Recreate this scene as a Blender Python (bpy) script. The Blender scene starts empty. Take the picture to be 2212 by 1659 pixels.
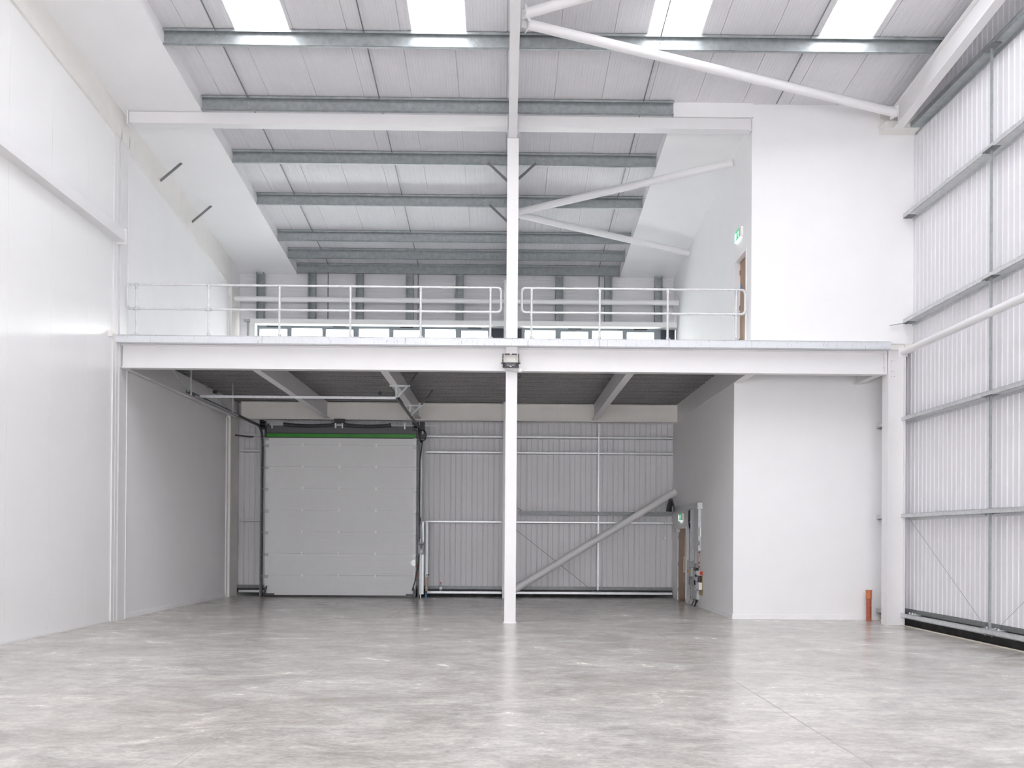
import bpy, math, random
from mathutils import Matrix, Vector
random.seed(7)
D = bpy.data
C = bpy.context.scene.collection
sc = bpy.context.scene
PI = math.pi

# ------------------------------------------------------------------ camera, sky, exposure
cam_d = D.cameras.new('camera'); cam = D.objects.new('camera', cam_d); C.objects.link(cam); sc.camera = cam
cam_d.sensor_width = 36.0; cam_d.lens = 1850 / 2212 * 36.0
cam_d.shift_x = 0.0; cam_d.shift_y = (1152.13 - 829.5) / 2212
cam_d.clip_end = 500
yaw, pitch, roll = map(math.radians, (0.545, 0.307, 0.394))
fw = Vector((math.sin(yaw)*math.cos(pitch), math.cos(yaw)*math.cos(pitch), math.sin(pitch)))
rt = Vector((math.cos(yaw), -math.sin(yaw), 0)); up = rt.cross(fw)
rt, up = math.cos(roll)*rt + math.sin(roll)*up, -math.sin(roll)*rt + math.cos(roll)*up
M = Matrix((( rt.x, up.x, -fw.x, 0), (rt.y, up.y, -fw.y, 0), (rt.z, up.z, -fw.z, 1.8), (0, 0, 0, 1)))
cam.matrix_world = M

w = D.worlds.new('overcast_sky'); sc.world = w; w.use_nodes = True
bg = w.node_tree.nodes['Background']
bg.inputs[0].default_value = (1.0, 0.985, 1.0, 1); bg.inputs[1].default_value = 10.4
sc.view_settings.view_transform = 'Standard'; sc.view_settings.look = 'None'
sc.view_settings.gamma = 1.0; sc.view_settings.use_curve_mapping = False
sc.view_settings.exposure = -0.09
try:
    sc.cycles.max_bounces = 14; sc.cycles.diffuse_bounces = 10; sc.cycles.glossy_bounces = 4
    sc.cycles.transparent_max_bounces = 12; sc.cycles.sample_clamp_indirect = 20
except Exception: pass

# ------------------------------------------------------------------ materials
MATS = {}
def nodes(name):
    m = D.materials.new(name); m.use_nodes = True
    nt = m.node_tree; return m, nt, nt.nodes['Principled BSDF']
def mat(name, col, rough=0.5, metal=0.0, var=0.0, scale=6.0, bump=0.0, bscale=60, spec=0.5, rvar=0.0, emit=None, es=0.0):
    m, nt, b = nodes(name)
    b.inputs['Base Color'].default_value = (*col, 1); b.inputs['Roughness'].default_value = rough
    b.inputs['Metallic'].default_value = metal; b.inputs['Specular IOR Level'].default_value = spec
    tc = nt.nodes.new('ShaderNodeTexCoord')
    no = nt.nodes.new('ShaderNodeTexNoise'); no.inputs['Scale'].default_value = scale; no.inputs['Detail'].default_value = 5
    nt.links.new(tc.outputs['Object'], no.inputs['Vector'])
    v = max(var, 0.012)
    r = nt.nodes.new('ShaderNodeValToRGB'); e = r.color_ramp.elements
    e[0].position = 0.3; e[1].position = 0.7
    e[0].color = (*[c*(1-v) for c in col], 1); e[1].color = (*[min(1, c*(1+v)) for c in col], 1)
    nt.links.new(no.outputs['Fac'], r.inputs['Fac']); nt.links.new(r.outputs['Color'], b.inputs['Base Color'])
    if rvar:
        mr = nt.nodes.new('ShaderNodeMapRange'); mr.inputs['To Min'].default_value = rough-rvar; mr.inputs['To Max'].default_value = rough+rvar
        nt.links.new(no.outputs['Fac'], mr.inputs['Value']); nt.links.new(mr.outputs['Result'], b.inputs['Roughness'])
    if bump:
        n2 = nt.nodes.new('ShaderNodeTexNoise'); n2.inputs['Scale'].default_value = bscale; n2.inputs['Detail'].default_value = 3
        nt.links.new(tc.outputs['Object'], n2.inputs['Vector'])
        bp = nt.nodes.new('ShaderNodeBump'); bp.inputs['Strength'].default_value = bump; bp.inputs['Distance'].default_value = 0.01
        nt.links.new(n2.outputs['Fac'], bp.inputs['Height']); nt.links.new(bp.outputs['Normal'], b.inputs['Normal'])
    if emit:
        b.inputs['Emission Color'].default_value = (*emit, 1); b.inputs['Emission Strength'].default_value = es
    MATS[name] = m; return m
plaster   = mat('white_plasterboard', (0.845, 0.845, 0.85), 0.6, var=0.012, scale=1.5)
steel     = mat('white_painted_steel', (0.765, 0.76, 0.765), 0.38, var=0.012, scale=2)
cream     = mat('cream_steel', (0.80, 0.785, 0.755), 0.45, var=0.02, scale=3)
panel_w   = mat('white_wall_panel', (0.86, 0.86, 0.86), 0.2, var=0.01, scale=1)
liner     = mat('roof_liner', (0.69, 0.685, 0.705), 0.42, var=0.02, scale=3)
cladr     = mat('wall_liner_shaded', (0.68, 0.675, 0.695), 0.40, var=0.015, scale=3)  # same liner as the right wall, darkened for the shade under the deck
cladw     = mat('wall_liner', (0.74, 0.735, 0.765), 0.40, var=0.015, scale=3)
galv      = mat('galvanised_steel', (0.40, 0.43, 0.44), 0.42, metal=0.55, var=0.14, scale=9, rvar=0.1, bump=0.1, bscale=150)
galv_l    = mat('bright_galvanised', (0.62, 0.635, 0.65), 0.38, metal=0.45, var=0.10, scale=14, rvar=0.08)
galv_d    = mat('dark_galvanised', (0.21, 0.22, 0.225), 0.45, metal=0.4, var=0.12, scale=12)
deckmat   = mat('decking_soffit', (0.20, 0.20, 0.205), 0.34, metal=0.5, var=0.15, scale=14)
tube_g    = mat('handrail_galvanised', (0.70, 0.71, 0.72), 0.32, metal=0.35, var=0.08, scale=20)
conc_pl   = mat('bitumen_upstand', (0.045, 0.045, 0.045), 0.8, var=0.4, scale=5, bump=0.4)
screed    = mat('pale_slab_edge', (0.62, 0.56, 0.50), 0.8, var=0.12, scale=8)
doorp     = mat('door_panel_grey', (0.70, 0.705, 0.71), 0.42, var=0.01, scale=4, bump=0.05, bscale=250)
white_pl  = mat('white_plastic', (0.88, 0.88, 0.86), 0.35)
grey_pl   = mat('grey_plastic', (0.33, 0.34, 0.35), 0.4)
lgrey_pl  = mat('light_grey_plastic', (0.55, 0.56, 0.57), 0.4)
black     = mat('black_plastic', (0.012, 0.012, 0.014), 0.35)
dark      = mat('dark_track_steel', (0.07, 0.07, 0.075), 0.4, metal=0.5, var=0.1)
green     = mat('green_lintel', (0.03, 0.24, 0.02), 0.4, var=0.1, scale=3)
lintel    = mat('lintel_grey', (0.10, 0.10, 0.108), 0.5)
navy      = mat('dark_infill_panel', (0.035, 0.042, 0.055), 0.4)
wframe    = mat('window_frame_grey', (0.22, 0.25, 0.27), 0.4)
terra     = mat('terracotta_pipe', (0.36, 0.085, 0.045), 0.45, var=0.25, scale=14)
terra2    = mat('orange_socket', (0.50, 0.16, 0.06), 0.4, var=0.1, scale=10)
oak2      = mat('varnished_board', (0.42, 0.34, 0.20), 0.5, var=0.15, scale=10)
red       = mat('red_plastic', (0.55, 0.02, 0.02), 0.35)
yellow    = mat('yellow_plastic', (0.75, 0.5, 0.04), 0.35)
orange    = mat('copper_tube', (0.55, 0.24, 0.10), 0.4, metal=0.4)
blue      = mat('blue_pipe', (0.04, 0.22, 0.50), 0.4)
paper     = mat('paper_label', (0.85, 0.85, 0.85), 0.6)
lens_m    = mat('floodlight_lens', (0.62, 0.61, 0.58), 0.25, var=0.03)
beige_s   = mat('sash_trim', (0.80, 0.80, 0.79), 0.45)
skirt     = mat('skirting_white', (0.86, 0.86, 0.87), 0.4)
skirt_g   = mat('skirting_grey', (0.5, 0.51, 0.5), 0.4)
sign_g    = mat('sign_green', (0.02, 0.55, 0.25), 0.4, emit=(0.03, 0.7, 0.33), es=0.35)
sign_w    = mat('sign_white', (0.9, 0.9, 0.9), 0.4, emit=(1, 1, 1), es=0.8)
lampm     = mat('sign_downlight', (0.9, 0.9, 0.9), 0.4, emit=(1, 1, 1), es=2.5)

def wood(name, c1, c2, rough=0.4):
    m, nt, b = nodes(name)
    tc = nt.nodes.new('ShaderNodeTexCoord'); mp = nt.nodes.new('ShaderNodeMapping'); mp.inputs['Scale'].default_value = (14, 14, 1.2)
    no = nt.nodes.new('ShaderNodeTexNoise'); no.inputs['Scale'].default_value = 3; no.inputs['Detail'].default_value = 6
    r = nt.nodes.new('ShaderNodeValToRGB'); r.color_ramp.elements[0].color = (*c1, 1); r.color_ramp.elements[1].color = (*c2, 1)
    r.color_ramp.elements[0].position = .35; r.color_ramp.elements[1].position = .65
    nt.links.new(tc.outputs['Object'], mp.inputs['Vector']); nt.links.new(mp.outputs['Vector'], no.inputs['Vector'])
    nt.links.new(no.outputs['Fac'], r.inputs['Fac']); nt.links.new(r.outputs['Color'], b.inputs['Base Color'])
    b.inputs['Roughness'].default_value = rough
    return m
oak = wood('oak_veneer', (0.31, 0.19, 0.12), (0.41, 0.26, 0.165))

def stained_zinc():
    m, nt, b = nodes('stained_zinc_trim')
    tc = nt.nodes.new('ShaderNodeTexCoord'); mp = nt.nodes.new('ShaderNodeMapping'); mp.inputs['Scale'].default_value = (9, 1, 1.6)
    no = nt.nodes.new('ShaderNodeTexNoise'); no.inputs['Scale'].default_value = 4; no.inputs['Detail'].default_value = 8; no.inputs['Roughness'].default_value = .65
    r = nt.nodes.new('ShaderNodeValToRGB'); e = r.color_ramp.elements
    e[0].position = .28; e[0].color = (.36, .36, .38, 1); e[1].position = .42; e[1].color = (.70, .72, .75, 1)
    nt.links.new(tc.outputs['Object'], mp.inputs['Vector']); nt.links.new(mp.outputs['Vector'], no.inputs['Vector'])
    nt.links.new(no.outputs['Fac'], r.inputs['Fac']); nt.links.new(r.outputs['Color'], b.inputs['Base Color'])
    b.inputs['Roughness'].default_value = .35; b.inputs['Metallic'].default_value = .2
    return m
zinc = stained_zinc()

def concrete():
    m, nt, b = nodes('polished_concrete')
    L = nt.links.new; N = nt.nodes.new
    tc = N('ShaderNodeTexCoord')
    def noise(scale, detail, rough=.55, dist=0, mscale=(1, 1, 1)):
        mp = N('ShaderNodeMapping'); mp.inputs['Scale'].default_value = mscale; L(tc.outputs['Object'], mp.inputs['Vector'])
        n = N('ShaderNodeTexNoise'); n.inputs['Scale'].default_value = scale; n.inputs['Detail'].default_value = detail
        n.inputs['Roughness'].default_value = rough; n.inputs['Distortion'].default_value = dist
        L(mp.outputs['Vector'], n.inputs['Vector']); return n
    def ramp(n, p0, c0, p1, c1):
        r = N('ShaderNodeValToRGB'); e = r.color_ramp.elements; e[0].position = p0; e[1].position = p1
        e[0].color = (*c0, 1); e[1].color = (*c1, 1); L(n.outputs['Fac'], r.inputs['Fac']); return r
    def mix(f, a, bb, mode='MIX', fac=None):
        x = N('ShaderNodeMix'); x.data_type = 'RGBA'; x.blend_type = mode
        if fac is not None: x.inputs[0].default_value = fac
        else: L(f, x.inputs[0])
        L(a, x.inputs[6]); L(bb, x.inputs[7]); return x
    n1 = noise(0.35, 6, .6, .5); n2 = noise(1.1, 12, .74, .6, (.8, 1.3, 1)); n3 = noise(7, 10, .78, .5, (.9, 1.5, 1)); n4 = noise(26, 8, .7, .4, (.8, 1.4, 1))
    r1 = ramp(n1, .3, (.50, .468, .438), .7, (.585, .562, .54))
    r2 = ramp(n2, .34, (.74, .735, .73), .64, (1.17, 1.17, 1.17))
    r3 = ramp(n3, .33, (.77, .77, .765), .69, (1.20, 1.20, 1.19))
    r4 = ramp(n4, .33, (.87, .87, .87), .67, (1.10, 1.10, 1.10))
    a = mix(None, r1.outputs[0], r2.outputs[0], 'MULTIPLY', 1)
    a = mix(None, a.outputs[2], r3.outputs[0], 'MULTIPLY', 1)
    a = mix(None, a.outputs[2], r4.outputs[0], 'MULTIPLY', 1)
    L(a.outputs[2], b.inputs['Base Color'])
    mr = N('ShaderNodeMapRange'); mr.inputs['From Min'].default_value = .3; mr.inputs['From Max'].default_value = .7
    mr.inputs['To Min'].default_value = .15; mr.inputs['To Max'].default_value = .30
    L(n2.outputs['Fac'], mr.inputs['Value']); L(mr.outputs['Result'], b.inputs['Roughness'])
    bp = N('ShaderNodeBump'); bp.inputs['Strength'].default_value = .035; bp.inputs['Distance'].default_value = .01
    L(n3.outputs['Fac'], bp.inputs['Height']); L(bp.outputs['Normal'], b.inputs['Normal'])
    b.inputs['Specular IOR Level'].default_value = .5
    return m
floor_m = concrete()

def glassmat(name, kind):
    m = D.materials.new(name); m.use_nodes = True; nt = m.node_tree; nt.nodes.clear()
    o = nt.nodes.new('ShaderNodeOutputMaterial'); t = nt.nodes.new('ShaderNodeBsdfTransparent'); mx = nt.nodes.new('ShaderNodeMixShader')
    if kind == 'glass':
        g = nt.nodes.new('ShaderNodeBsdfGlossy'); g.inputs['Roughness'].default_value = .02; mx.inputs[0].default_value = .06
        t.inputs[0].default_value = (.96, .99, .97, 1)
    else:
        g = nt.nodes.new('ShaderNodeBsdfTranslucent'); g.inputs[0].default_value = (.8, .81, .82, 1); mx.inputs[0].default_value = .35
        t.inputs[0].default_value = (.76, .775, .785, 1)
    nt.links.new(t.outputs[0], mx.inputs[1]); nt.links.new(g.outputs[0], mx.inputs[2]); nt.links.new(mx.outputs[0], o.inputs[0])
    return m
glass = glassmat('clear_glass', 'glass'); grp = glassmat('translucent_rooflight_sheet', 'grp')
bottle_m = D.materials.new('clear_plastic'); bottle_m.use_nodes = True
bottle_m.node_tree.nodes['Principled BSDF'].inputs['Alpha'].default_value = .45
bottle_m.node_tree.nodes['Principled BSDF'].inputs['Base Color'].default_value = (.9, .92, .95, 1)
bottle_m.node_tree.nodes['Principled BSDF'].inputs['Roughness'].default_value = .08

# ------------------------------------------------------------------ mesh helpers
class MB:
    def __init__(s): s.v = []; s.f = []; s.sm = []; s.cuts = []
    def add(s, vs, fs, smooth=False):
        n = len(s.v); s.v += [tuple(p) for p in vs]; s.f += [tuple(i+n for i in f) for f in fs]; s.sm += [smooth]*len(fs); return s
    def box(s, x0, x1, y0, y1, z0, z1):
        s.cuts.append((len(s.v), len(s.f)))
        return s.add([(x0,y0,z0),(x1,y0,z0),(x1,y1,z0),(x0,y1,z0),(x0,y0,z1),(x1,y0,z1),(x1,y1,z1),(x0,y1,z1)],
                     [(0,3,2,1),(4,5,6,7),(0,1,5,4),(1,2,6,5),(2,3,7,6),(3,0,4,7)])
    def hexa(s, b, t):   # bottom 4 pts, top 4 pts
        s.cuts.append((len(s.v), len(s.f)))
        return s.add(list(b)+list(t), [(0,3,2,1),(4,5,6,7),(0,1,5,4),(1,2,6,5),(2,3,7,6),(3,0,4,7)])
    def prism(s, pts, axis, a, b):  # closed polygon (u,v) extruded along axis from a to b
        n = len(pts)
        def P(u, v, t): return {'x': (t,u,v), 'y': (u,t,v), 'z': (u,v,t)}[axis]
        vs = [P(u,v,a) for u,v in pts]+[P(u,v,b) for u,v in pts]
        return s.add(vs, [tuple(range(n))[::-1], tuple(range(n,2*n))]+[(i,(i+1)%n,(i+1)%n+n,i+n) for i in range(n)])
    def tube(s, pts, r, n=12, caps=True):
        s.cuts.append((len(s.v), len(s.f)))
        pts = [Vector(p) for p in pts]; rings = []
        rr = r if isinstance(r, (list, tuple)) else [r]*len(pts)
        a = None
        for i, p in enumerate(pts):
            d = (pts[min(i+1,len(pts)-1)]-pts[max(i-1,0)]).normalized()
            if a is None: a = d.orthogonal().normalized()
            a = (a - d*a.dot(d)).normalized(); b = d.cross(a)
            rings.append([p+(a*math.cos(t)+b*math.sin(t))*rr[i] for t in [2*PI*k/n for k in range(n)]])
        vs = [q for R in rings for q in R]; fs = []
        for i in range(len(pts)-1):
            for k in range(n): fs.append((i*n+k, i*n+(k+1)%n, (i+1)*n+(k+1)%n, (i+1)*n+k))
        s.add(vs, fs, True)
        if caps: s.add(rings[0], [tuple(range(n))[::-1]]); s.add(rings[-1], [tuple(range(n))])
        return s
    def bar(s, p, q, wd, th, up=(0,0,1)):   # rectangular bar between points
        p, q = Vector(p), Vector(q); d = (q-p).normalized(); u = Vector(up)
        a = d.cross(u); a = (d.orthogonal() if a.length < 1e-4 else a).normalized(); b = a.cross(d)
        c = lambda o: [o+a*wd/2*i+b*th/2*j for i, j in ((-1,-1),(1,-1),(1,1),(-1,1))]
        return s.hexa(c(p), c(q))
    def lathe(s, cx, cy, prof, n=20):
        s.cuts.append((len(s.v), len(s.f)))
        vs = [(cx+r*math.cos(2*PI*k/n), cy+r*math.sin(2*PI*k/n), z) for r, z in prof for k in range(n)]; m = len(prof)
        s.add(vs, [(i*n+k, i*n+(k+1)%n, (i+1)*n+(k+1)%n, (i+1)*n+k) for i in range(m-1) for k in range(n)], True)
        s.add(vs[:n], [tuple(range(n))[::-1]]); s.add(vs[-n:], [tuple(range(n))]); return s
    def strip(s, prof, f):   # open polyline prof; f(u,v) -> (pointA, pointB)
        vs = []
        for u, v in prof: a, b = f(u, v); vs += [a, b]
        return s.add(vs, [(2*i, 2*i+2, 2*i+3, 2*i+1) for i in range(len(prof)-1)])
    def parts(s, name, m, parent):   # every shape collected becomes a part of its own
        cs = s.cuts + [(len(s.v), len(s.f))]
        for (v0, f0), (v1, f1) in zip(cs, cs[1:]):
            q = MB(); q.v = s.v[v0:v1]; q.f = [tuple(i-v0 for i in f) for f in s.f[f0:f1]]; q.sm = s.sm[f0:f1]
            q.build(name, m, parent)
    def build(s, name, m, parent=None, base=None):
        me = D.meshes.new(name)
        o = D.objects.new(name, me)
        if parent is None:
            if base is None:
                xs, ys, zs = zip(*s.v); base = ((min(xs)+max(xs))/2, (min(ys)+max(ys))/2, min(zs))
            o.location = base
            me.from_pydata([(x-base[0], y-base[1], z-base[2]) for x, y, z in s.v], [], s.f)
        else:
            L = parent.location + (parent.parent.location if parent.parent else Vector())
            o.parent = parent
            me.from_pydata([(x-L.x, y-L.y, z-L.z) for x, y, z in s.v], [], s.f)
        me.polygons.foreach_set('use_smooth', s.sm); me.materials.append(m); me.validate()
        C.objects.link(o); return o
def tag(o, label, cat, group=None, kind=None):
    o['label'] = label; o['category'] = cat
    if group: o['group'] = group
    if kind: o['kind'] = kind
    return o
def thing(name, loc, label, cat, group=None):
    o = D.objects.new(name, None); C.objects.link(o); o.location = loc; o.empty_display_size = .1
    return tag(o, label, cat, group)
def struct(o, label=None):
    o['kind'] = 'structure'
    if label: o['label'] = label
    return o
ORD = ['first', 'second', 'third', 'fourth', 'fifth', 'sixth', 'seventh', 'eighth', 'ninth', 'tenth']

# ------------------------------------------------------------------ key surfaces
S = 0.1035
def zr(y): return 11.06 + S*(18.1-y)      # roof liner underside
def zb(y): return zr(y) - 0.30            # underside of purlins / top of rafters
def zs(y): return zb(y) - 0.48            # underside of rafters
YF, YB = -6.0, 26.6
XL, XR = -8.2, 8.68

# ------------------------------------------------------------------ floor
m = MB(); m.box(-8.5, 8.46, YF, 26.12, -0.2, 0.0)
fl = struct(m.build('floor', floor_m), 'polished grey concrete warehouse floor')
for x in (-2.55, 2.95):
    MB().box(x-.004, x+.004, YF, 26.05, -.003, .0012).build('saw_cut', mat('joint_filler%d' % int(x), (.36,.34,.32), .7), fl)
struct(MB().box(8.46, 8.95, YF, 19.36, -0.2, -0.12).box(8.66, 8.90, YF, 19.36, -.12, .27).build('trim_1', conc_pl), 'dark bitumen upstand below the right cladding')
struct(MB().box(8.44, 8.50, YF, 19.30, -0.12, 0.012).build('trim_2', screed), 'pale slab edge along the right wall')
struct(MB().box(-8.2, 5.3, 26.36, 26.46, -.2, .29).box(-8.2, 5.3, 26.12, 26.36, -.2, -.14).build('trim_3', conc_pl), 'dark upstand below the rear cladding')

# ------------------------------------------------------------------ ceiling (micro-ribbed liner) with four rooflight openings
RL = [(-5.10, -4.06), (-1.80, -0.76), (2.62, 3.65), (5.85, 6.89)]
RY0, RY1 = 1.5, 16.0
def ribs_x(x0, x1):
    pts = [(x0, 0.0)]; x = math.ceil(x0/.0625)*.0625
    k = int(round(x/.0625))
    while x < x1-.02:
        if x > x0+.02:
            if k % 16 == 0: pts += [(x-.008, 0), (x-.005, .02), (x+.005, .02), (x+.008, 0)]
            elif k % 2 == 0: pts += [(x-.014, 0), (x-.006, .004), (x+.006, .004), (x+.014, 0)]
            else: pts += [(x-.012, 0), (x-.005, -.003), (x+.005, -.003), (x+.012, 0)]
        x += .0625; k += 1
    return pts+[(x1, 0.0)]
m = MB()
def lin(x0, x1, y0, y1):
    m.strip(ribs_x(x0, x1), lambda u, v: ((u, y0, zr(y0)+v), (u, y1, zr(y1)+v)))
lin(-8.5, 8.9, RY1, YB); lin(-8.5, 8.9, YF, RY0)
xs = [-8.5]+[a for r in RL for a in r]+[8.9]
for i in range(0, len(xs), 2): lin(xs[i], xs[i+1], RY0, RY1)
m.hexa([(-8.5, RY1, zr(RY1)+.10), (8.9, RY1, zr(RY1)+.10), (8.9, YB+.2, zr(YB+.2)+.10), (-8.5, YB+.2, zr(YB+.2)+.10)],
       [(-8.5, RY1, zr(RY1)+.14), (8.9, RY1, zr(RY1)+.14), (8.9, YB+.2, zr(YB+.2)+.14), (-8.5, YB+.2, zr(YB+.2)+.14)])
struct(m.build('ceiling', liner), 'ribbed grey-white roof liner sheet')
for i, (a, b) in enumerate(RL):
    t = D.objects.new('window_%d' % (i+3), None); C.objects.link(t); t.location = ((a+b)/2, (RY0+RY1)/2, zr((RY0+RY1)/2)); t.empty_display_size = .1
    struct(t, 'bright white translucent rooflight panel, %s from the left' % ORD[i])
    s = MB()
    s.strip([(a, .10)]+[(a+(b-a)*k/24, .10+(.012 if k % 2 else 0)) for k in range(1, 24)]+[(b, .10)], lambda u, v: ((u, RY0, zr(RY0)+v), (u, RY1, zr(RY1)+v)))
    s.build('glazing_sheet', grp, t)
    e = MB()
    for x0, x1 in ((a-.01, a+.012), (b-.012, b+.01)):
        e.hexa([(x0, RY0, zr(RY0)-.004), (x1, RY0, zr(RY0)-.004), (x1, RY1, zr(RY1)-.004), (x0, RY1, zr(RY1)-.004)],
               [(x0, RY0, zr(RY0)+.10), (x1, RY0, zr(RY0)+.10), (x1, RY1, zr(RY1)+.10), (x0, RY1, zr(RY1)+.10)])
    for y0, y1 in ((RY1-.02, RY1+.015), (RY0-.015, RY0+.02)):
        e.hexa([(a-.01, y0, zr(y0)-.012), (b+.01, y0, zr(y0)-.012), (b+.01, y1, zr(y1)-.012), (a-.01, y1, zr(y1)-.012)],
               [(a-.01, y0, zr(y0)+.10), (b+.01, y0, zr(y0)+.10), (b+.01, y1, zr(y1)+.10), (a-.01, y1, zr(y1)+.10)])
    e.build('edge_trim', steel, t)

# ------------------------------------------------------------------ left walls
m = MB()
js = [-6.0, -4.5, -3.2, -1.86, -.52, .82, 2.16, 3.5, 4.84, 6.18, 7.52, 8.86, 10.2, 11.43, 12.77, 14.11, 15.45, 16.79, 17.86]
for a, b in zip(js, js[1:]):
    m.prism([(a+.003, 0.02), (b-.003, 0.02), (b-.003, zr(b)), (a+.003, zr(a))], 'x', -8.40, -8.170)
m.prism([(YF, 0), (18.2, 0), (18.2, zr(18.2)), (YF, zr(YF))], 'x', -8.45, -8.178)
struct(m.build('wall_left', panel_w), 'tall white panelled wall on the left')
struct(MB().box(-8.17, -8.155, YF, 17.86, 0, .03).build('baseboard_left', steel))
struct(MB().box(-8.18, -8.145, 17.86, 17.99, 0, 10.2).box(-8.16, -8.138, 17.98, 18.06, 0, 10.2).build('trim_4', steel), 'white vertical flashing beside the left column')
struct(MB().prism([(18.3, 0), (YB, 0), (YB, zr(YB)), (18.3, zr(18.3))], 'x', -8.45, XL).build('wall_left_rear', plaster), 'smooth white wall under and above the mezzanine, left side')
struct(MB().box(XL, -8.18, 18.5, 25.5, 0, .105).box(XL, -8.185, 18.5, 25.5, .105, .11).build('baseboard_left_rear', skirt))
struct(MB().box(XL, -8.165, 25.28, 25.4, 0, 5.3).box(XL, -8.165, 25.28, 25.4, 6.0, 8.9).build('trim_5', steel), 'white edge trim where the left wall meets the rear column')

# ------------------------------------------------------------------ right cladding wall
def trap(u0, u1, p=.1667, h=.012, flip=1):
    pts = [(u0, 0)]; u = math.ceil(u0/p)*p
    while u < u1-.09:
        if u > u0+.01: pts += [(u, 0), (u+.018, h), (u+.048, h), (u+.066, 0)]
        u += p
    return pts+[(u1, 0)]
m = MB()
m.strip(trap(YF, 19.36), lambda u, v: ((XR-v, u, .33), (XR-v, u, min(zr(u), zr(u)))))
m.box(8.80, 8.84, YF, 26.6, -.1, 11)
struct(m.build('wall_right', cladw), 'ribbed white metal cladding wall on the right')
struct(MB().box(8.64, 8.72, YF, 19.36, .255, .345).build('trim_6', galv_d), 'dark grey flashing at the foot of the right cladding')

# ------------------------------------------------------------------ rear lower cladding
def groove(u0, u1, p=.1667):
    pts = [(u0, 0)]; u = math.ceil(u0/p)*p; k = int(round(u/p))
    while u < u1-.06:
        if u > u0+.01:
            pts += [(u, 0), (u+.005, .016), (u+.010, .016), (u+.015, 0)]
            if k % 2 == 0: pts += [(u+.034, 0), (u+.038, .014), (u+.042, .014), (u+.047, 0)]
        u += p; k += 1
    return pts+[(u1, 0)]
m = MB(); m.strip(groove(-8.2, 5.25), lambda u, v: ((u, 26.38+v, .26), (u, 26.38+v, 5.89)))
m.box(-8.4, 8.9, 26.48, 26.55, -.1, 5.89).box(5.3, 8.9, 26.56, 26.62, 5.89, 10.3)
struct(m.build('wall_back', cladr), 'grooved grey-white rear cladding under the mezzanine')
struct(MB().box(-8.2, 5.3, 26.33, 26.39, .215, .31).build('trim_7', galv_d), 'dark flashing at the foot of the rear cladding')

# rear upper wall: horizontal panels around the windows
def hz(z0, z1):
    pts = [(z0, 0)]; z = math.ceil(z0/.1)*.1; k = int(round(z*10))
    while z < z1-.03:
        if z > z0+.03:
            pts += [(z-.012, 0), (z-.005, .012), (z+.005, .012), (z+.012, 0)] if k % 5 == 0 else [(z-.02, 0), (z-.008, .002), (z+.008, .002), (z+.02, 0)]
        z += .1; k += 1
    return pts+[(z1, 0)]
WZ0, WZ1 = 6.95, 8.21
m = MB()
m.strip(hz(8.30, 10.25), lambda u, v: ((-8.3, 26.5+v, u), (5.3, 26.5+v, u)))
for x0, x1 in ((-8.3, -7.54), (4.71, 5.3)): m.box(x0, x1, 26.5, 26.56, 5.9, 8.31)
for x0, x1 in ((-7.54, -.42), (.53, 4.71)): m.box(x0, x1, 26.2, 26.56, 5.9, WZ0); m.box(x0, x1, 26.2, 26.56, WZ1+.06, 8.36)
m.box(-.42, .53, 26.2, 26.56, 5.9, 8.36)
m.box(-8.4, 5.3, 26.58, 26.62, 8.2, 10.3)
struct(m.build('wall_back_upper', cladr), 'horizontal grey-white panels of the upper rear wall')

# ------------------------------------------------------------------ inner room walls on the right
m = MB()
m.box(5.22, XR, 18.12, 18.22, 6.0, zr(18.2)+.02)
struct(m.build('wall_inner_upper_front', plaster), 'tall smooth white wall above the deck on the right')
DY0, DY1, DZ = 18.46, 19.44, 8.13      # upper doorway in the side wall
m = MB()
for y0, y1, z0, z1 in ((18.22, DY0, 6, None), (DY1, YB, 6, None), (DY0, DY1, DZ, None)):
    m.prism([(y0, z0), (y1, z0), (y1, zr(y1)), (y0, zr(y0))], 'x', 5.22, 5.36)
m.box(5.5, 5.56, 18.3, 19.6, 6, 8.4)
struct(m.build('wall_inner_upper_side', plaster), 'white side wall of the upper room with a doorway')
LY0, LY1, LZ = 24.33, 25.52, 2.16
m = MB()
for y0, y1, z0 in ((19.46, LY0, 0), (LY1, 26.4, 0), (LY0, LY1, LZ)): m.box(5.2, 5.32, y0, y1, z0, 5.36)
m.box(5.40, 5.44, 24.2, 25.7, 0, 2.3)
struct(m.build('wall_inner_lower_side', plaster), 'white side wall of the lower room')
struct(MB().box(5.2, 8.66, 19.36, 19.46, 0, 5.86).build('wall_inner_lower_front', plaster), 'white front wall of the lower room')
struct(MB().box(5.182, 8.46, 19.342, 19.36, 0, .11).box(5.182, 5.2, 19.36, 24.33, 0, .11).box(5.182, 5.2, 25.52, 25.9, 0, .11).build('baseboard_right', skirt))

DX0, DX1, DH = -5.6, 6.0, 4.8  # unseen end wall added to limit daylight; opening size sets the light balance
struct(MB().prism([(-8.5, 0), (DX0, 0), (DX0, DH), (DX1, DH), (DX1, 0), (8.9, 0), (8.9, zr(YF)), (-8.5, zr(YF))], 'y', YF-.1, YF).build('wall_front', cladw), 'unseen end wall added behind the camera, its opening sized for the light')
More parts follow.
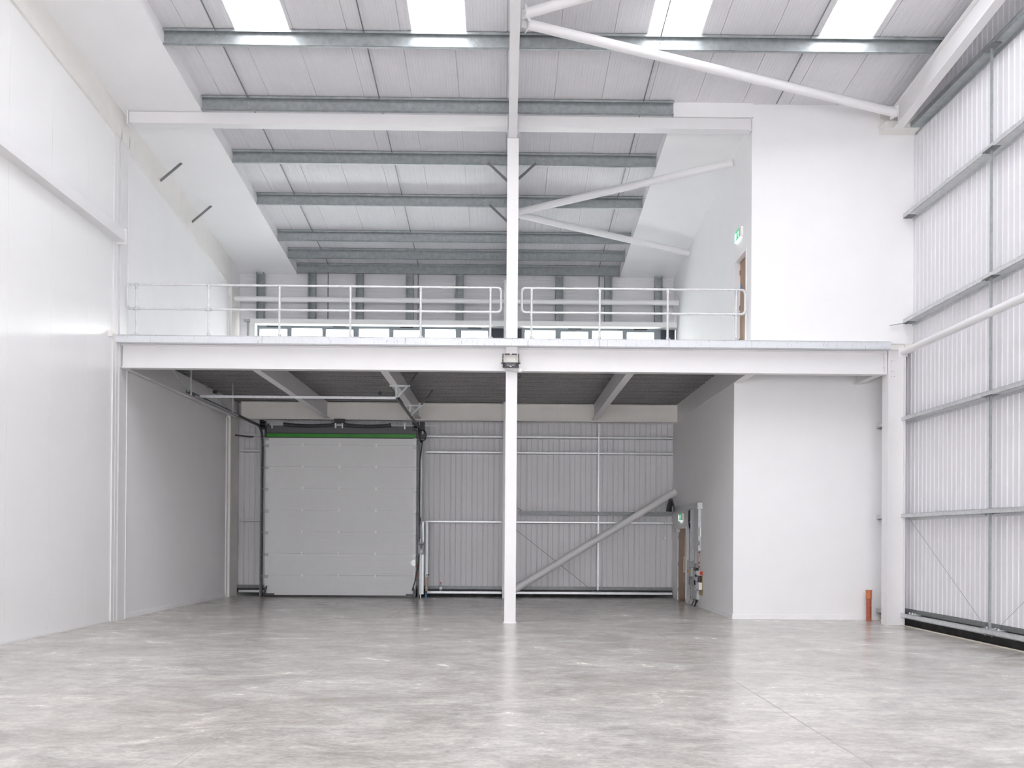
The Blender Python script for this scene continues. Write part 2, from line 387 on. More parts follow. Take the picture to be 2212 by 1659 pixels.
# upper lining strips (fire protection) left and right
def slab(x0, x1, y0, y1, m):
    m.hexa([(x0,y0,zb(y0)),(x1,y0,zb(y0)),(x1,y1,zb(y1)),(x0,y1,zb(y1))], [(x0,y0,zr(y0)+.01),(x1,y0,zr(y0)+.01),(x1,y1,zr(y1)+.01),(x0,y1,zr(y1)+.01)])
m = MB(); slab(-8.2, -6.43, YF, 26.55, m)
struct(m.build('ceiling_lining_left', plaster), 'white boxed ceiling lining along the left wall')
m = MB(); slab(3.53, 5.24, 18.08, 26.55, m)
struct(m.build('ceiling_lining_right', plaster), 'white boxed ceiling lining beside the upper room')

# ------------------------------------------------------------------ steel columns
def isec(m, cx, y0, z0, z1, w, d, tf=.018, tw=.012):    # flanges facing the camera
    m.box(cx-w/2, cx+w/2, y0, y0+tf, z0, z1).box(cx-w/2, cx+w/2, y0+d-tf, y0+d, z0, z1).box(cx-tw/2, cx+tw/2, y0+tf, y0+d-tf, z0, z1)
    return m
t = thing('steel_column', (.14, 18.22, 0), 'white steel column standing in the middle of the floor', 'column')
isec(MB(), .14, 18.10, 0, 10.27, .24, .25).build('shaft', steel, t)
MB().box(.0, .28, 18.08, 18.37, 0, .012).build('base_plate', steel, t)
t = thing('steel_column', (8.325, 18.22, 0), 'broad white steel column at the right end of the mezzanine beam', 'column')
MB().box(8.14, 8.16, 18.08, 18.38, 0, 5.99).box(8.16, 8.49, 18.15, 18.17, 0, 5.99).box(8.49, 8.51, 18.08, 18.38, 0, 5.99).box(8.16, 8.49, 18.08, 18.38, 5.975, 5.99).build('shaft', steel, t)
bb = MB()
for k in range(4):
    for x in (8.24, 8.30): bb.tube([(x, 18.15, 5.30+.11*k), (x, 18.125, 5.30+.11*k)], .014, 6)
bb.parts('bolt', steel, t)
t = thing('steel_column', (-8.29, 18.3, 0), 'white steel column against the left wall at the beam end', 'column')
MB().box(-8.45, -8.12, 18.10, 18.12, 0, 10.35).box(-8.45, -8.12, 18.48, 18.50, 0, 10.35).box(-8.45, -8.135, 18.12, 18.48, 0, 10.35).build('shaft', steel, t)
t = thing('steel_column', (.08, 25.62, 0), 'rear white steel column hidden behind the middle one', 'column')
isec(MB(), .08, 25.5, 0, 9.5, .24, .25).build('shaft', steel, t)
t = thing('steel_column', (-8.15, 25.75, 0), 'deep cream rear column against the left wall in the back corner', 'column')
MB().box(-8.2, -8.10, 25.40, 26.10, 0, 9.25).build('shaft', cream, t)

# ------------------------------------------------------------------ rafters
def rafter(name, cx, wd, y0, y1, label, dep=.48, mm=steel):
    t = thing(name, (cx, (y0+y1)/2, zs((y0+y1)/2)), label, 'rafter')
    for nm, a, b, x0, x1 in (('bottom_flange', -dep, -dep+.02, cx-wd/2, cx+wd/2), ('web', -dep+.02, -.02, cx-.007, cx+.007), ('top_flange', -.02, 0, cx-wd/2, cx+wd/2)):
        MB().hexa([(x0,y0,zb(y0)+a),(x1,y0,zb(y0)+a),(x1,y1,zb(y1)+a),(x0,y1,zb(y1)+a)],
                  [(x0,y0,zb(y0)+b),(x1,y0,zb(y0)+b),(x1,y1,zb(y1)+b),(x0,y1,zb(y1)+b)]).build(nm, mm, t)
    return t
rafter('rafter', .13, .175, YF, 26.2, 'white sloping rafter on top of the middle column')
rafter('rafter', 8.11, .18, YF, 17.62, 'white sloping rafter along the top of the right wall', mm=steel)
t = thing('rafter', (-8.14, 16, 10.3), 'cream rafter flat against the left wall, deepening to the back', 'rafter')
m = MB()
prof = [(YF, .58), (18.1, .60), (21.4, .68), (25.5, .84)]
for (a, da), (b, db) in zip(prof, prof[1:]):
    m.hexa([(-8.2,a,zb(a)-da),(-8.12,a,zb(a)-da),(-8.12,b,zb(b)-db),(-8.2,b,zb(b)-db)], [(-8.2,a,zb(a)),(-8.12,a,zb(a)),(-8.12,b,zb(b)),(-8.2,b,zb(b))])
m.build('web', cream, t)
MB().hexa([(-8.13,21.4,zb(21.4)-.67),(-8.112,21.4,zb(21.4)-.67),(-8.112,21.44,zb(21.4)-.67),(-8.13,21.44,zb(21.4)-.67)],
          [(-8.13,21.4,zb(21.4)),(-8.112,21.4,zb(21.4)),(-8.112,21.44,zb(21.4)),(-8.13,21.44,zb(21.4))]).build('stiffener', cream, t)

# left wall side beam and little wall fitting
t = thing('wall_beam', (-8.07, 12, 7.92), 'white horizontal beam fixed high along the left panelled wall', 'beam')
MB().box(-8.17, -7.95, YF, 17.94, 7.93, 8.16).build('hollow_section', steel, t)
MB().box(-8.17, -7.93, 17.94, 17.96, 7.88, 8.20).parts('end_plate', steel, t)
tag(MB().box(-8.17, -8.10, 17.68, 17.76, 5.9, 6.02).tube([(-8.11, 17.72, 5.93), (-8.04, 17.68, 5.96)], .02, 8).build('wall_bracket', cream), 'small pale bracket on the left wall near the deck end', 'bracket')

# ------------------------------------------------------------------ purlins (C sections) with sleeve joints and bolts
PY = [16.05, 18.07, 20.12, 22.12, 24.17, 25.32, 26.38]
names_p = ['topmost and longest galvanised purlin, below the rooflights', 'galvanised purlin just above the white tie beam', 'galvanised purlin with the upper pair of knee stays',
           'galvanised purlin with the lower pair of knee stays', 'galvanised purlin below the lower knee stays', 'galvanised purlin next to last towards the rear wall', 'galvanised eaves purlin over the rear wall studs']
for i, y in enumerate(PY):
    x0, x1 = -6.43, (8.38 if i == 0 else 3.53)
    t = thing('purlin', ((x0+x1)/2, y, zb(y)), names_p[i], 'purlin', 'galvanised roof purlins')
    b, tp = zb(y), zr(y)-.004
    m = MB()
    m.prism([(y, b), (y+.004, b), (y+.004, tp), (y, tp)], 'x', x0, x1)                    # web
    m.prism([(y-.062, b), (y, b), (y, b+.004), (y-.062, b+.004)], 'x', x0, x1)
    m.prism([(y-.062, b), (y-.058, b), (y-.058, b+.022), (y-.062, b+.022)], 'x', x0, x1)
    m.prism([(y, tp-.004), (y-.07, tp-.004), (y-.07, tp), (y, tp)], 'x', x0, x1)
    m.prism([(y-.07, tp), (y-.066, tp), (y-.066, tp-.05), (y-.07, tp-.05)], 'x', x0, x1)
    m.build('channel', galv, t)
    MB().box(-.62, .92, y-.010, y-.001, b+.006, tp-.055).build('sleeve', galv, t)
    bo = MB()
    for x in (-.58, .88, -5.44, -2.68, 2.88)+((5.70,) if i == 0 else ()):
        for dz in (.07, .17): bo.tube([(x, y-.008, b+dz), (x, y-.022, b+dz)], .011, 6)
    bo.parts('bolt', galv_l, t)
# knee stays
def stay(a, b, label, g):
    m = MB(); m.bar(a, b, .006, .06, (0, 1, 0)); m.bar((a[0], a[1]-.025, a[2]), (b[0], b[1]-.025, b[2]), .06, .006, (0, 1, 0))
    return tag(m.build('knee_stay', galv_d), label, 'stay', g)
for k, (y, nm) in enumerate(((20.05, 'upper'), (22.05, 'lower'))):
    for s_, side in ((-1, 'left'), (1, 'right')):
        stay((.13+s_*.56, y, zb(y)+.03), (.13+s_*.05, y, zb(y)-.44), 'grey angled %s stay on the %s of the middle column' % (nm, side), 'knee stays from purlins to rafter')
for y, nm in ((20.15, 'upper'), (22.2, 'lower')):
    stay((-7.62, y, zb(y)+.0), (-8.12, y, zb(y)-.43), 'short grey angled stay on the left rafter, the %s one' % nm, 'stays on the left rafter')

# sag rods between purlins
lines = [-5.44, -2.68, 2.88, 5.70]
for li, x in enumerate(lines):
    ys = [14.2]+PY
    for j in range(len(ys)-1):
        if x > 5 and j > 1: continue
        a, b = ys[j], ys[j+1]
        e = tag(MB().bar((x, a+.01, zr(a)-.05), (x, b-.07, zr(b)-.05), .021, .013).build('sag_bar', galv_d),
                'thin dark sag bar on the %s line from left, in the %s gap counted down' % (ORD[li], ORD[j]), 'sag bar', 'sag bars between the purlins')

# tie beam between columns
for x0, x1, lb in ((-8.0, .03, 'white tie beam under the roof, left of the middle column'), (.23, 5.2, 'white tie beam under the roof, right of the middle column')):
    t = thing('tie_beam', ((x0+x1)/2, 18.2, 10.5), lb, 'beam', 'white tie beams at roof level')
    MB().box(x0+.03, x1-.03, 18.10, 18.32, 10.51, 10.745).build('hollow_section', steel, t)
    for a in (x0, x1-.03): MB().box(a, a+.022, 18.07, 18.35, 10.47, 10.76).parts('end_plate', steel, t)

# roof bracing tubes
def tubething(name, p, q, r, label, cat, group, ends=True, mm=steel):
    p, q = Vector(p), Vector(q); t = thing(name, (p+q)/2, label, cat, group)
    MB().tube([p, q], r, 24).build('tube', mm, t)
    if ends:
        d = (q-p).normalized()
        for o, s_ in ((p, -1), (q, 1)):
            MB().bar(o+d*s_*.0, o+d*s_*.02, 2.5*r, 2.5*r).parts('end_plate', mm, t)
            MB().bar(o+d*s_*.02, o+d*s_*.12, .016, 1.9*r).build('fin_plate', mm, t)
    return t
g = 'white bracing tubes'
tubething('bracing_tube', (.36, 15.0, 10.83), (7.93, 17.42, 10.57), .085, 'large white roof brace tube running down to the right corner', 'brace', g)
tubething('bracing_tube', (.36, 14.72, 10.86), (7.8, 11.6, 11.2), .085, 'white roof brace tube rising out of the top of the picture', 'brace', g)
tubething('bracing_tube', (.30, 21.85, 10.13), (5.16, 19.40, 10.38), .085, 'white roof brace tube rising from the middle rafter to the upper room', 'brace', g, False)
tubething('bracing_tube', (.30, 22.0, 10.12), (5.16, 24.15, 9.9), .085, 'white roof brace tube sloping down to the upper room', 'brace', g, False)
tubething('bracing_tube', (.32, 25.68, .24), (5.16, 25.72, 3.23), .105, 'thick white diagonal brace tube in front of the rear cladding', 'brace', g, False)
tubething('bracing_tube', (8.24, 17.62, 5.70), (8.24, 6.0, 5.64), .072, 'white tube running forward from the right column along the wall', 'brace', g)
for x0, x1, lb in ((-8.08, -.045, 'left'), (.205, 5.2, 'right')):
    tubething('tie_tube', (x0, 25.6, 8.885), (x1, 25.6, 8.885), .078, 'white horizontal tube behind the %s handrail' % lb, 'tube', 'rear tie tubes', False)

# cream pad where right rafter meets the wall
t = thing('rafter_bearing', (8.3, 17.97, 10.46), 'cream bearing pad under the right rafter in the corner', 'bearing')
MB().box(7.93, 8.67, 17.80, 18.11, 10.44, 10.58).build('pad', cream, t)
MB().box(7.9, 8.2, 18.0, 18.11, 10.58, 10.92).build('stiffener', cream, t)

# ------------------------------------------------------------------ sheeting rails
def zrail(m, y0, y1, z, x_in, x_out, h=.085, lip=.0):
    m.box(x_in, x_out, y0, y1, z, z+.004); m.box(x_in, x_in+.004, y0, y1, z, z+h); m.box(x_in, x_out-.16, y0, y1, z+h-.004, z+h)
    m.box(x_out-.005, x_out, y0, y1, z-.05, z)
SR = [(.175, 'bottom', 19.34), (2.285, 'lowest long', 19.34), (4.345, 'middle', 19.34), (6.41, 'second highest', 18.10), (8.655, 'highest', 18.10)]
for z, nm, ye in SR:
    t = thing('sheeting_rail', (8.55, 6, z), {'bottom': 'galvanised base rail along the foot of the right cladding', 'lowest long': 'lowest galvanised rail above the base rail on the right cladding',
              'middle': 'galvanised rail at mid height just below the long white tube', 'second highest': 'galvanised rail on the right cladding above the white tube', 'highest': 'high galvanised rail second below the roof on the right cladding'}[nm], 'rail', 'sheeting rails on the right cladding')
    m = MB(); zrail(m, YF, ye, z, 8.45, 8.655); m.build('channel', galv_l if z < 5 else galv_l, t)
    b = MB().box(8.40, 8.56, 14.70, 15.02, z-.008, z-.002)
    for y in (14.76, 14.96): b.tube([(8.46, y, z-.008), (8.46, y, z-.035)], .014, 6)
    b.build('rod_bracket', galv_d, t)
    b = MB().box(8.44, 8.62, ye-.22, ye-.02, z-.01, z-.002)
    for y in (ye-.16, ye-.07): b.tube([(8.49, y, z-.008), (8.49, y, z-.03)], .012, 6)
    b.build('end_cleat', galv_d, t)
t = thing('sheeting_rail', (8.55, 6, 10.45), 'galvanised top rail under the roof on the right cladding', 'rail', 'sheeting rails on the right cladding')
m = MB(); zrail(m, YF, 18.02, 10.45, 8.45, 8.66, .10); m.build('channel', galv, t)
MB().box(8.40, 8.56, 14.70, 15.02, 10.43, 10.445).build('rod_bracket', galv_d, t)
t = thing('wall_angle', (8.35, 18.05, 6.36), 'small grey angle sticking out over the mezzanine edge at right', 'angle')
MB().bar((8.16, 18.06, 6.36), (8.5, 18.04, 6.42), .05, .008).build('angle', galv, t)
lv = [.27, 2.285, 4.345, 6.41, 8.655, 10.45]; lo = [.26, 2.375, 4.435, 6.50, 8.745]
for i in range(5):
    tag(MB().box(8.47, 8.505, 14.85, 14.885, lo[i], lv[i+1]-.006).box(8.47, 8.51, 14.885, 14.89, lo[i], lv[i+1]-.006).build('sag_post', galv),
        'thin grey vertical sag post on the right cladding, %s from the floor' % ORD[i], 'sag post', 'sag posts on the right cladding')
tag(MB().tube([(8.50, 17.9, 2.28), (8.49, 15.02, .30)], .0032, 6).tube([(8.49, 15.05, .26), (8.49, 15.02, .36)], .012, 6).build('tie_wire', galv_d), 'thin wire sloping down from the column on the right cladding', 'wire')
tag(MB().tube([(8.49, 14.66, .28), (8.50, 11.8, 2.28)], .0032, 6).tube([(8.49, 14.7, .26), (8.49, 14.6, .34)], .012, 6).build('tie_wire', galv_d), 'thin wire rising towards the camera on the right cladding edge', 'wire')
m = MB()
for y in (17.84, 17.72, 17.6, 14.62, 14.72, 14.98): m.tube([(8.5, y, .262), (8.5, y, .30)], .016, 6)
m.box(8.455, 8.6, 17.55, 17.9, .262, .268).box(8.455, 8.6, 14.55, 15.1, .262, .268)
tag(m.build('cleat_plate', galv_l), 'bolted cleats on top of the right base rail', 'cleat')

# rear lower rails
for z, h, nm, mm in ((.090, .078, 'galvanised base rail along the rear cladding', galv_l), (2.255, .06, 'bright galvanised rail at shoulder height on the rear cladding', galv_l),
                 (4.37, .065, 'galvanised rail across the rear cladding at door head height', galv_l), (4.85, .065, 'top galvanised rail across the rear cladding', galv_l)):
    t = thing('sheeting_rail', (-1.5, 26.2, z), nm, 'rail', 'sheeting rails on the rear cladding')
    for x0, x1 in ((-8.05, -7.25), (-2.40, -.06), (.22, 5.16)):
        MB().box(x0, x1, 26.12, 26.126, z, z+h).box(x0, x1, 26.12, 26.34, z, z+.006).box(x0, x1, 26.12, 26.34, z+h-.006, z+h).build('channel', mm, t)
tag(MB().box(.43, 5.1, 26.0, 26.12, 2.505, 2.615).bar((.41, 26.05, 2.72), (.56, 26.05, 2.61), .04, .02).build('cable_tray', galv_d), 'dark grey cable tray across the rear wall behind the diagonal tube', 'cable tray')
tag(MB().box(2.855, 2.90, 26.08, 26.115, .22, 5.30).build('sag_post', galv_l), 'thin grey vertical post on the rear cladding behind the diagonal tube', 'sag post')
tag(MB().tube([(.32, 25.66, 2.08), (2.72, 25.66, .20)], .007, 6).box(2.62, 2.95, 25.60, 25.72, .19, .215).build('tie_wire', galv_d), 'thin wire crossing the thick diagonal tube at the back', 'wire')
tag(MB().bar((-7.98, 25.45, 4.79), (-7.45, 25.45, 4.74), .03, .05).build('loose_angle', dark), 'short black bar on the left of the roller door head', 'bar')
t = thing('pull_switch', (4.8, 25.6, 1.80), 'white pull switch hanging on a cord near the lower door', 'switch')
MB().tube([(4.8, 25.6, 2.50), (4.8, 25.6, 1.86)], .006, 6).tube([(4.87, 25.62, 2.50), (4.86, 25.62, 1.86)], .006, 6).build('cord', lgrey_pl, t)
MB().lathe(4.82, 25.6, [(.012, 1.88), (.03, 1.86), (.055, 1.80), (.02, 1.79)]).build('pull_handle', white_pl, t)
t = thing('cable_coil', (4.95, 25.45, 2.64), 'bunch of black cables looped over the cable tray end', 'cable')
m = MB()
for k in range(6):
    x = 4.97+.012*k; h_ = 3.0-.035*k; w_ = .13-.016*k
    m.tube([(x-w_, 25.45, 2.62), (x-w_*.8, 25.44+.012*k, 2.80), (x-w_*.3, 25.44+.012*k, h_-.03), (x, 25.44+.012*k, h_), (x+w_*.25, 25.45+.012*k, h_-.04), (x+w_*.6, 25.45+.012*k, 2.80), (x+w_*.8, 25.46, 2.62)], .020, 8)
m.parts('cable_loop', black, t)

# ------------------------------------------------------------------ mezzanine deck, beams
m = MB(); m.box(-8.2, 5.3, 18.12, 26.5, 5.90, 6.0).box(5.3, 8.2, 18.12, 19.36, 5.90, 6.0).box(5.3, 8.9, 19.36, 26.5, 5.90, 6.0)
struct(m.build('floor_mezzanine', cladw), 'mezzanine floor slab')
struct(MB().box(8.2, 8.66, 18.12, 19.36, 5.86, 6.0).build('trim_8', cream), 'cream soffit edge beside the right column')
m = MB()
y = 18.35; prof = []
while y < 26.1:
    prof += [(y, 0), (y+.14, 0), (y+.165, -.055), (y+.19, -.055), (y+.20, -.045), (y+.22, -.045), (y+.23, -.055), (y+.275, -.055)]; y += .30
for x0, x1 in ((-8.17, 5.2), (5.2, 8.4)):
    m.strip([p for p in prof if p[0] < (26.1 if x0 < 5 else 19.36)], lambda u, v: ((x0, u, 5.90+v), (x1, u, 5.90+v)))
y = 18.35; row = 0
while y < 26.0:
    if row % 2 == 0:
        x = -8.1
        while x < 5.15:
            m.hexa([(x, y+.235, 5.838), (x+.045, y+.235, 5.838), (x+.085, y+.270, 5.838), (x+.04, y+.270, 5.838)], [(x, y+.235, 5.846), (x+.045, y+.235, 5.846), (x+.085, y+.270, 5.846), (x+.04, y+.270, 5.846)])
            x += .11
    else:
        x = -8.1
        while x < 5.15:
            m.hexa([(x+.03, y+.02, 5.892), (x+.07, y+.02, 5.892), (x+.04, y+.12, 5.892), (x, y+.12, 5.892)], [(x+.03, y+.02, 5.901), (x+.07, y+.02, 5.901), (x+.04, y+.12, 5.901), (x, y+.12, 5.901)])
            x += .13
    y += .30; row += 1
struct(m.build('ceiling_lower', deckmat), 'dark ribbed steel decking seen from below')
segs = [-8.17, -5.1, -2.1, .48, 1.98, 3.45, 5.2, 8.16]
t = thing('deck_edge_trim', (0, 18.05, 5.83), 'stained zinc strip along the mezzanine front edge', 'edge trim')
for a, b in zip(segs, segs[1:]):
    MB().box(a+.003, b-.003, 17.985, 17.995, 5.845, 5.995).box(a+.003, b-.003, 17.985, 18.12, 5.99, 6.002).box(a+.003, b-.003, 17.96, 18.12, 5.84, 5.846).build('zinc_length', zinc, t)

def ibeam_x(t, x0, x1, y, z0, z1, w, tf=.02, tw=.014, mm=steel):
    MB().box(x0, x1, y-w/2, y+w/2, z0, z0+tf).build('bottom_flange', mm, t)
    MB().box(x0, x1, y-tw/2, y+tw/2, z0+tf, z1-tf).build('web', mm, t)
    MB().box(x0, x1, y-w/2, y+w/2, z1-tf, z1).build('top_flange', mm, t)
for x0, x1, lb in ((-8.12, .022, 'long white beam under the deck edge, left of the middle column'), (.258, 8.14, 'long white beam under the deck edge, right of the middle column')):
    t = thing('edge_beam', ((x0+x1)/2, 18.24, 5.34), lb, 'beam', 'mezzanine front beams')
    ibeam_x(t, x0, x1, 18.24, 5.34, 5.84, .19)
    if x0 > 0:
        MB().box(8.10, 8.125, 18.13, 18.23, 5.36, 5.82).parts('end_plate', steel, t)
        bb = MB()
        for k in range(5): bb.tube([(8.10, 18.17, 5.44+.08*k), (8.075, 18.17, 5.44+.08*k)], .014, 6)
        bb.parts('bolt', steel, t)
for x0, x1, lb in ((-7.9, -.04, 'left'), (.2, 5.2, 'right')):
    t = thing('rear_beam', ((x0+x1)/2, 25.75, 5.3), 'grey-white rear beam under the deck, %s of the middle column' % lb, 'beam', 'mezzanine rear beams')
    ibeam_x(t, x0, x1, 25.75, 5.31, 5.83, .19, mm=cream)
for x, lb in ((-5.31, 'white floor beam under the deck, above the left of the roller door'), (-2.58, 'white floor beam under the deck, above the door motor'),
              (2.69, 'white floor beam under the deck, right of the middle column'), (5.22, 'white floor beam along the top of the lower room wall'), (-8.06, 'white floor beam along the left wall under the deck'), (8.0, 'short white floor beam behind the right column')):
    ye = 25.65 if x < 7 else 19.35
    t = thing('floor_beam', (x, 22, 5.34), lb, 'beam', 'beams carrying the mezzanine deck')
    if abs(x-5.22) < .01:
        MB().box(5.17, 5.36, 18.34, 19.34, 5.34, 5.36).box(5.17, 5.19, 19.34, ye, 5.34, 5.36).build('bottom_flange', steel, t)
        MB().box(5.19, 5.197, 18.34, ye, 5.36, 5.84).build('web', steel, t)
    else:
        w0 = .17 if x > -8 else .1
        MB().box(x-w0/2, x+w0/2, 18.34, ye, 5.34, 5.356).build('bottom_flange', steel, t)
        MB().box(x-.006, x+.006, 18.34, ye, 5.356, 5.84).build('web', steel, t)

# ------------------------------------------------------------------ handrails
def handrail(xs, xa, xb, label):
    t = thing('handrail', ((xa+xb)/2, 18.3, 6.0), label, 'handrail', 'tubular handrails on the deck edge')
    Y, Z0, Z1, r = 18.3, 6.63, 7.15, .024
    for z, nm in ((Z1, 'top_rail'), (Z0, 'mid_rail')):
        MB().tube([(xa+.08, Y, z), (xb-.08, Y, z)], r, 14).build(nm, tube_g, t)
    for x, s_ in ((xa, 1), (xb, -1)):
        def arc(zc, q): return [(x+s_*(.08-.08*math.sin(k*PI/12)), Y, zc+q*(.08-.08*math.cos(k*PI/12))*-1) for k in range(7)]
        top = [(x+s_*.08*(1-math.sin(k*PI/12)), Y, Z1-.08*(1-math.cos(k*PI/12))) for k in range(7)]
        bot = [(x+s_*.08*(1-math.cos(k*PI/12)), Y, Z0+.08*(1-math.sin(k*PI/12))) for k in range(7)]
        MB().tube(top+bot, r, 14).build('end_loop', tube_g, t)
        f = MB()
        f.tube(top, .031, 14); f.tube(bot, .031, 14)
        f.parts('elbow_fitting', galv_l, t)
    for x in xs:
        p = MB().tube([(x, Y, 6.05), (x, Y, Z1)], r, 14).build('post', tube_g, t)
        MB().tube([(x, Y, Z1-.10), (x, Y, Z1+.012)], .032, 14).tube([(x-.05, Y, Z1), (x+.05, Y, Z1)], .031, 14).tube([(x, Y-.03, Z1-.05), (x, Y-.042, Z1-.05)], .009, 6).build('tee_fitting', galv_l, p)
        MB().tube([(x, Y, Z0-.055), (x, Y, Z0+.055)], .032, 14).tube([(x-.085, Y, Z0), (x+.085, Y, Z0)], .031, 14).build('cross_fitting', galv_l, p)
        MB().tube([(x, Y, 6.004), (x, Y, 6.12)], .034, 14).box(x-.05, x+.05, Y-.07, Y+.07, 6.001, 6.012).tube([(x+.035, Y-.02, 6.08), (x+.055, Y-.02, 6.08)], .012, 6).build('base_flange', galv_l, p)
handrail([-7.86, -6.33, -4.82, -3.31, -1.81, -.32], -8.06, -.09, 'galvanised tube handrail on the deck, left of the middle column')
handrail([.56, 2.02, 3.48, 4.95], .35, 5.14, 'galvanised tube handrail on the deck, right of the middle column')

# ------------------------------------------------------------------ upper rear studs
for i, x in enumerate([-7.53, -5.95, -4.49, -2.95, -1.42, 1.66, 3.17, 4.72]):
    s_ = -1 if x > 1 else 1
    lb = 'galvanised wall stud above the windows, %s from the left' % ORD[i]
    zt = zb(26.4)-.004
    m = MB().box(x-.115, x-.109, 26.28, 26.47, 8.345, zt).box(x+.109, x+.115, 26.28, 26.47, 8.345, zt).box(x-.115, x+.115, 26.462, 26.468, 8.345, zt)
    m.box(x-.115, x-.09, 26.28, 26.284, 8.345, zt).box(x+.09, x+.115, 26.28, 26.284, 8.345, zt)
    tag(m.build('wall_stud', galv), lb, 'stud', 'studs of the upper rear wall')
for x, nm in ((-5.44, 'left'), (-2.68, 'middle'), (2.88, 'right')):
    tag(MB().box(x-.018, x+.018, 26.27, 26.275, 8.345, zb(26.38)).box(x-.018, x-.013, 26.27, 26.30, 8.345, zb(26.38)).build('sag_post', galv_d), 'thin grey vertical post above the windows, the %s one' % nm, 'sag post', 'sag posts above the windows')
# window surround box
t = thing('window_surround', (-1.3, 25.9, 8.19), 'white boxed surround over the strip windows', 'surround')
MB().box(-7.66, -.04, 25.75, 26.20, 8.19, 8.335).box(.20, 5.2, 25.75, 26.20, 8.19, 8.335).parts('head_box', beige_s, t)
MB().box(-7.66, -7.52, 25.75, 26.20, 6.0, 8.19).build('side_box', beige_s, t)
MB().box(-7.66, 5.2, 25.9, 26.20, 6.0, 6.93).build('sill_box', beige_s, t)
tag(MB().box(-7.88, -7.67, 25.82, 26.0, 8.28, 8.34).box(-7.80, -7.76, 25.9, 25.95, 6.0, 8.28).build('corner_rail', galv), 'short grey rail and post left of the window surround', 'rail')
tag(MB().box(-.42, -.05, 26.10, 26.14, 6.93, 8.19).build('infill_panel', navy), 'dark infill panel left of the middle column', 'panel')
tag(MB().box(.21, .50, 26.10, 26.14, 6.93, 8.19).build('infill_panel', navy), 'dark infill panel right of the middle column', 'panel')
tag(MB().box(4.74, 5.18, 26.10, 26.14, 6.93, 8.19).build('infill_panel', navy), 'dark infill panel at the right end of the strip windows', 'panel')
# windows
def window(nm, x0, x1, panes):
    w = MB(); w.box(x0, x1, 26.04, 26.12, 8.13, 8.20).box(x0, x1, 26.04, 26.12, 6.93, 7.0)
    edges = [x0]+[p for a in panes for p in a[:2]]+[x1]
    for i in range(0, len(edges), 2): w.box(edges[i]+0, edges[i+1], 26.04, 26.12, 7.0, 8.13)
    fr = struct(w.build(nm, wframe), 'dark grey strip window frame')
    for a, b, sash in panes:
        zt = 8.13
        if sash:
            s_ = MB().box(a, b, 26.05, 26.11, 8.10, 8.13).box(a, b, 26.05, 26.11, 7.0, 7.05)
            s_.build('sash_rail', wframe, fr)
            MB().box((a+b)/2-.2, (a+b)/2+.2, 26.02, 26.04, 8.165, 8.19).build('trickle_vent', black, fr)
            zt = 8.10
        MB().box(a, b, 26.075, 26.085, 7.0 if not sash else 7.05, zt).build('pane', glass, fr)
window('window_1', -7.52, -.42, [(-7.46, -6.62, 1), (-6.49, -5.56, 0), (-5.45, -4.62, 1), (-4.45, -3.53, 0), (-3.40, -2.58, 1), (-2.44, -1.51, 0), (-1.34, -.53, 1)])
window('window_2', .50, 4.74, [(.60, 1.53, 0), (1.70, 2.53, 1), (2.65, 3.58, 0), (3.71, 4.54, 1)])

# ------------------------------------------------------------------ interior doors
def idoor(nm, X, y0, y1, z0, z1, leafx, label):
    fr = struct(MB().box(X-.018, X+.10, y0, y0+.05, z0, z1).box(X-.018, X+.10, y1-.05, y1, z0, z1).box(X-.018, X+.10, y0+.05, y1-.05, z1-.05, z1)
                .box(X+.10, X+.13, y0+.04, y0+.065, z0, z1).box(X+.10, X+.13, y1-.065, y1-.04, z0, z1).build(nm, skirt), label)
    lf = MB().box(leafx, leafx+.045, y0+.055, y1-.055, z0+.008, z1-.055).build('leaf', oak, fr)
    yv = y0+.26
    MB().box(leafx-.004, leafx, yv-.06, yv+.06, z0+.45, z0+1.85).build('vision_panel', mat('vision_glass_'+nm, (.62, .36, .17), .15), lf)
    MB().tube([(leafx-.05, y0+.13, z0+.85), (leafx-.05, y0+.13, z0+1.30)], .012, 10).tube([(leafx, y0+.13, z0+.87), (leafx-.05, y0+.13, z0+.87)], .01, 8).tube([(leafx, y0+.13, z0+1.28), (leafx-.05, y0+.13, z0+1.28)], .01, 8).build('handle', galv_l, lf)
    h = MB()
    for z in (.25, 1.0, 1.8): h.box(leafx-.012, leafx+.002, y1-.075, y1-.05, z0+z, z0+z+.11)
    h.parts('hinge', galv_d, lf)
    return fr, lf
fr, lf = idoor('door_1', 5.2, LY0, LY1, 0, LZ, 5.205, 'narrow oak door beside the electrical gear on the lower wall')
MB().box(5.08, 5.205, 25.26, 25.44, 2.0, 2.09).tube([(5.1, 25.42, 2.10), (5.1, 25.9, 2.14)], .008, 6).build('door_closer', lgrey_pl, lf)
fr, lf = idoor('door_2', 5.22, DY0, DY1, 6.0, DZ, 5.33, 'oak door in the upper room side wall')
MB().box(5.322, 5.33, 19.24, 19.34, 7.45, 7.56).build('door_sign', blue, lf)

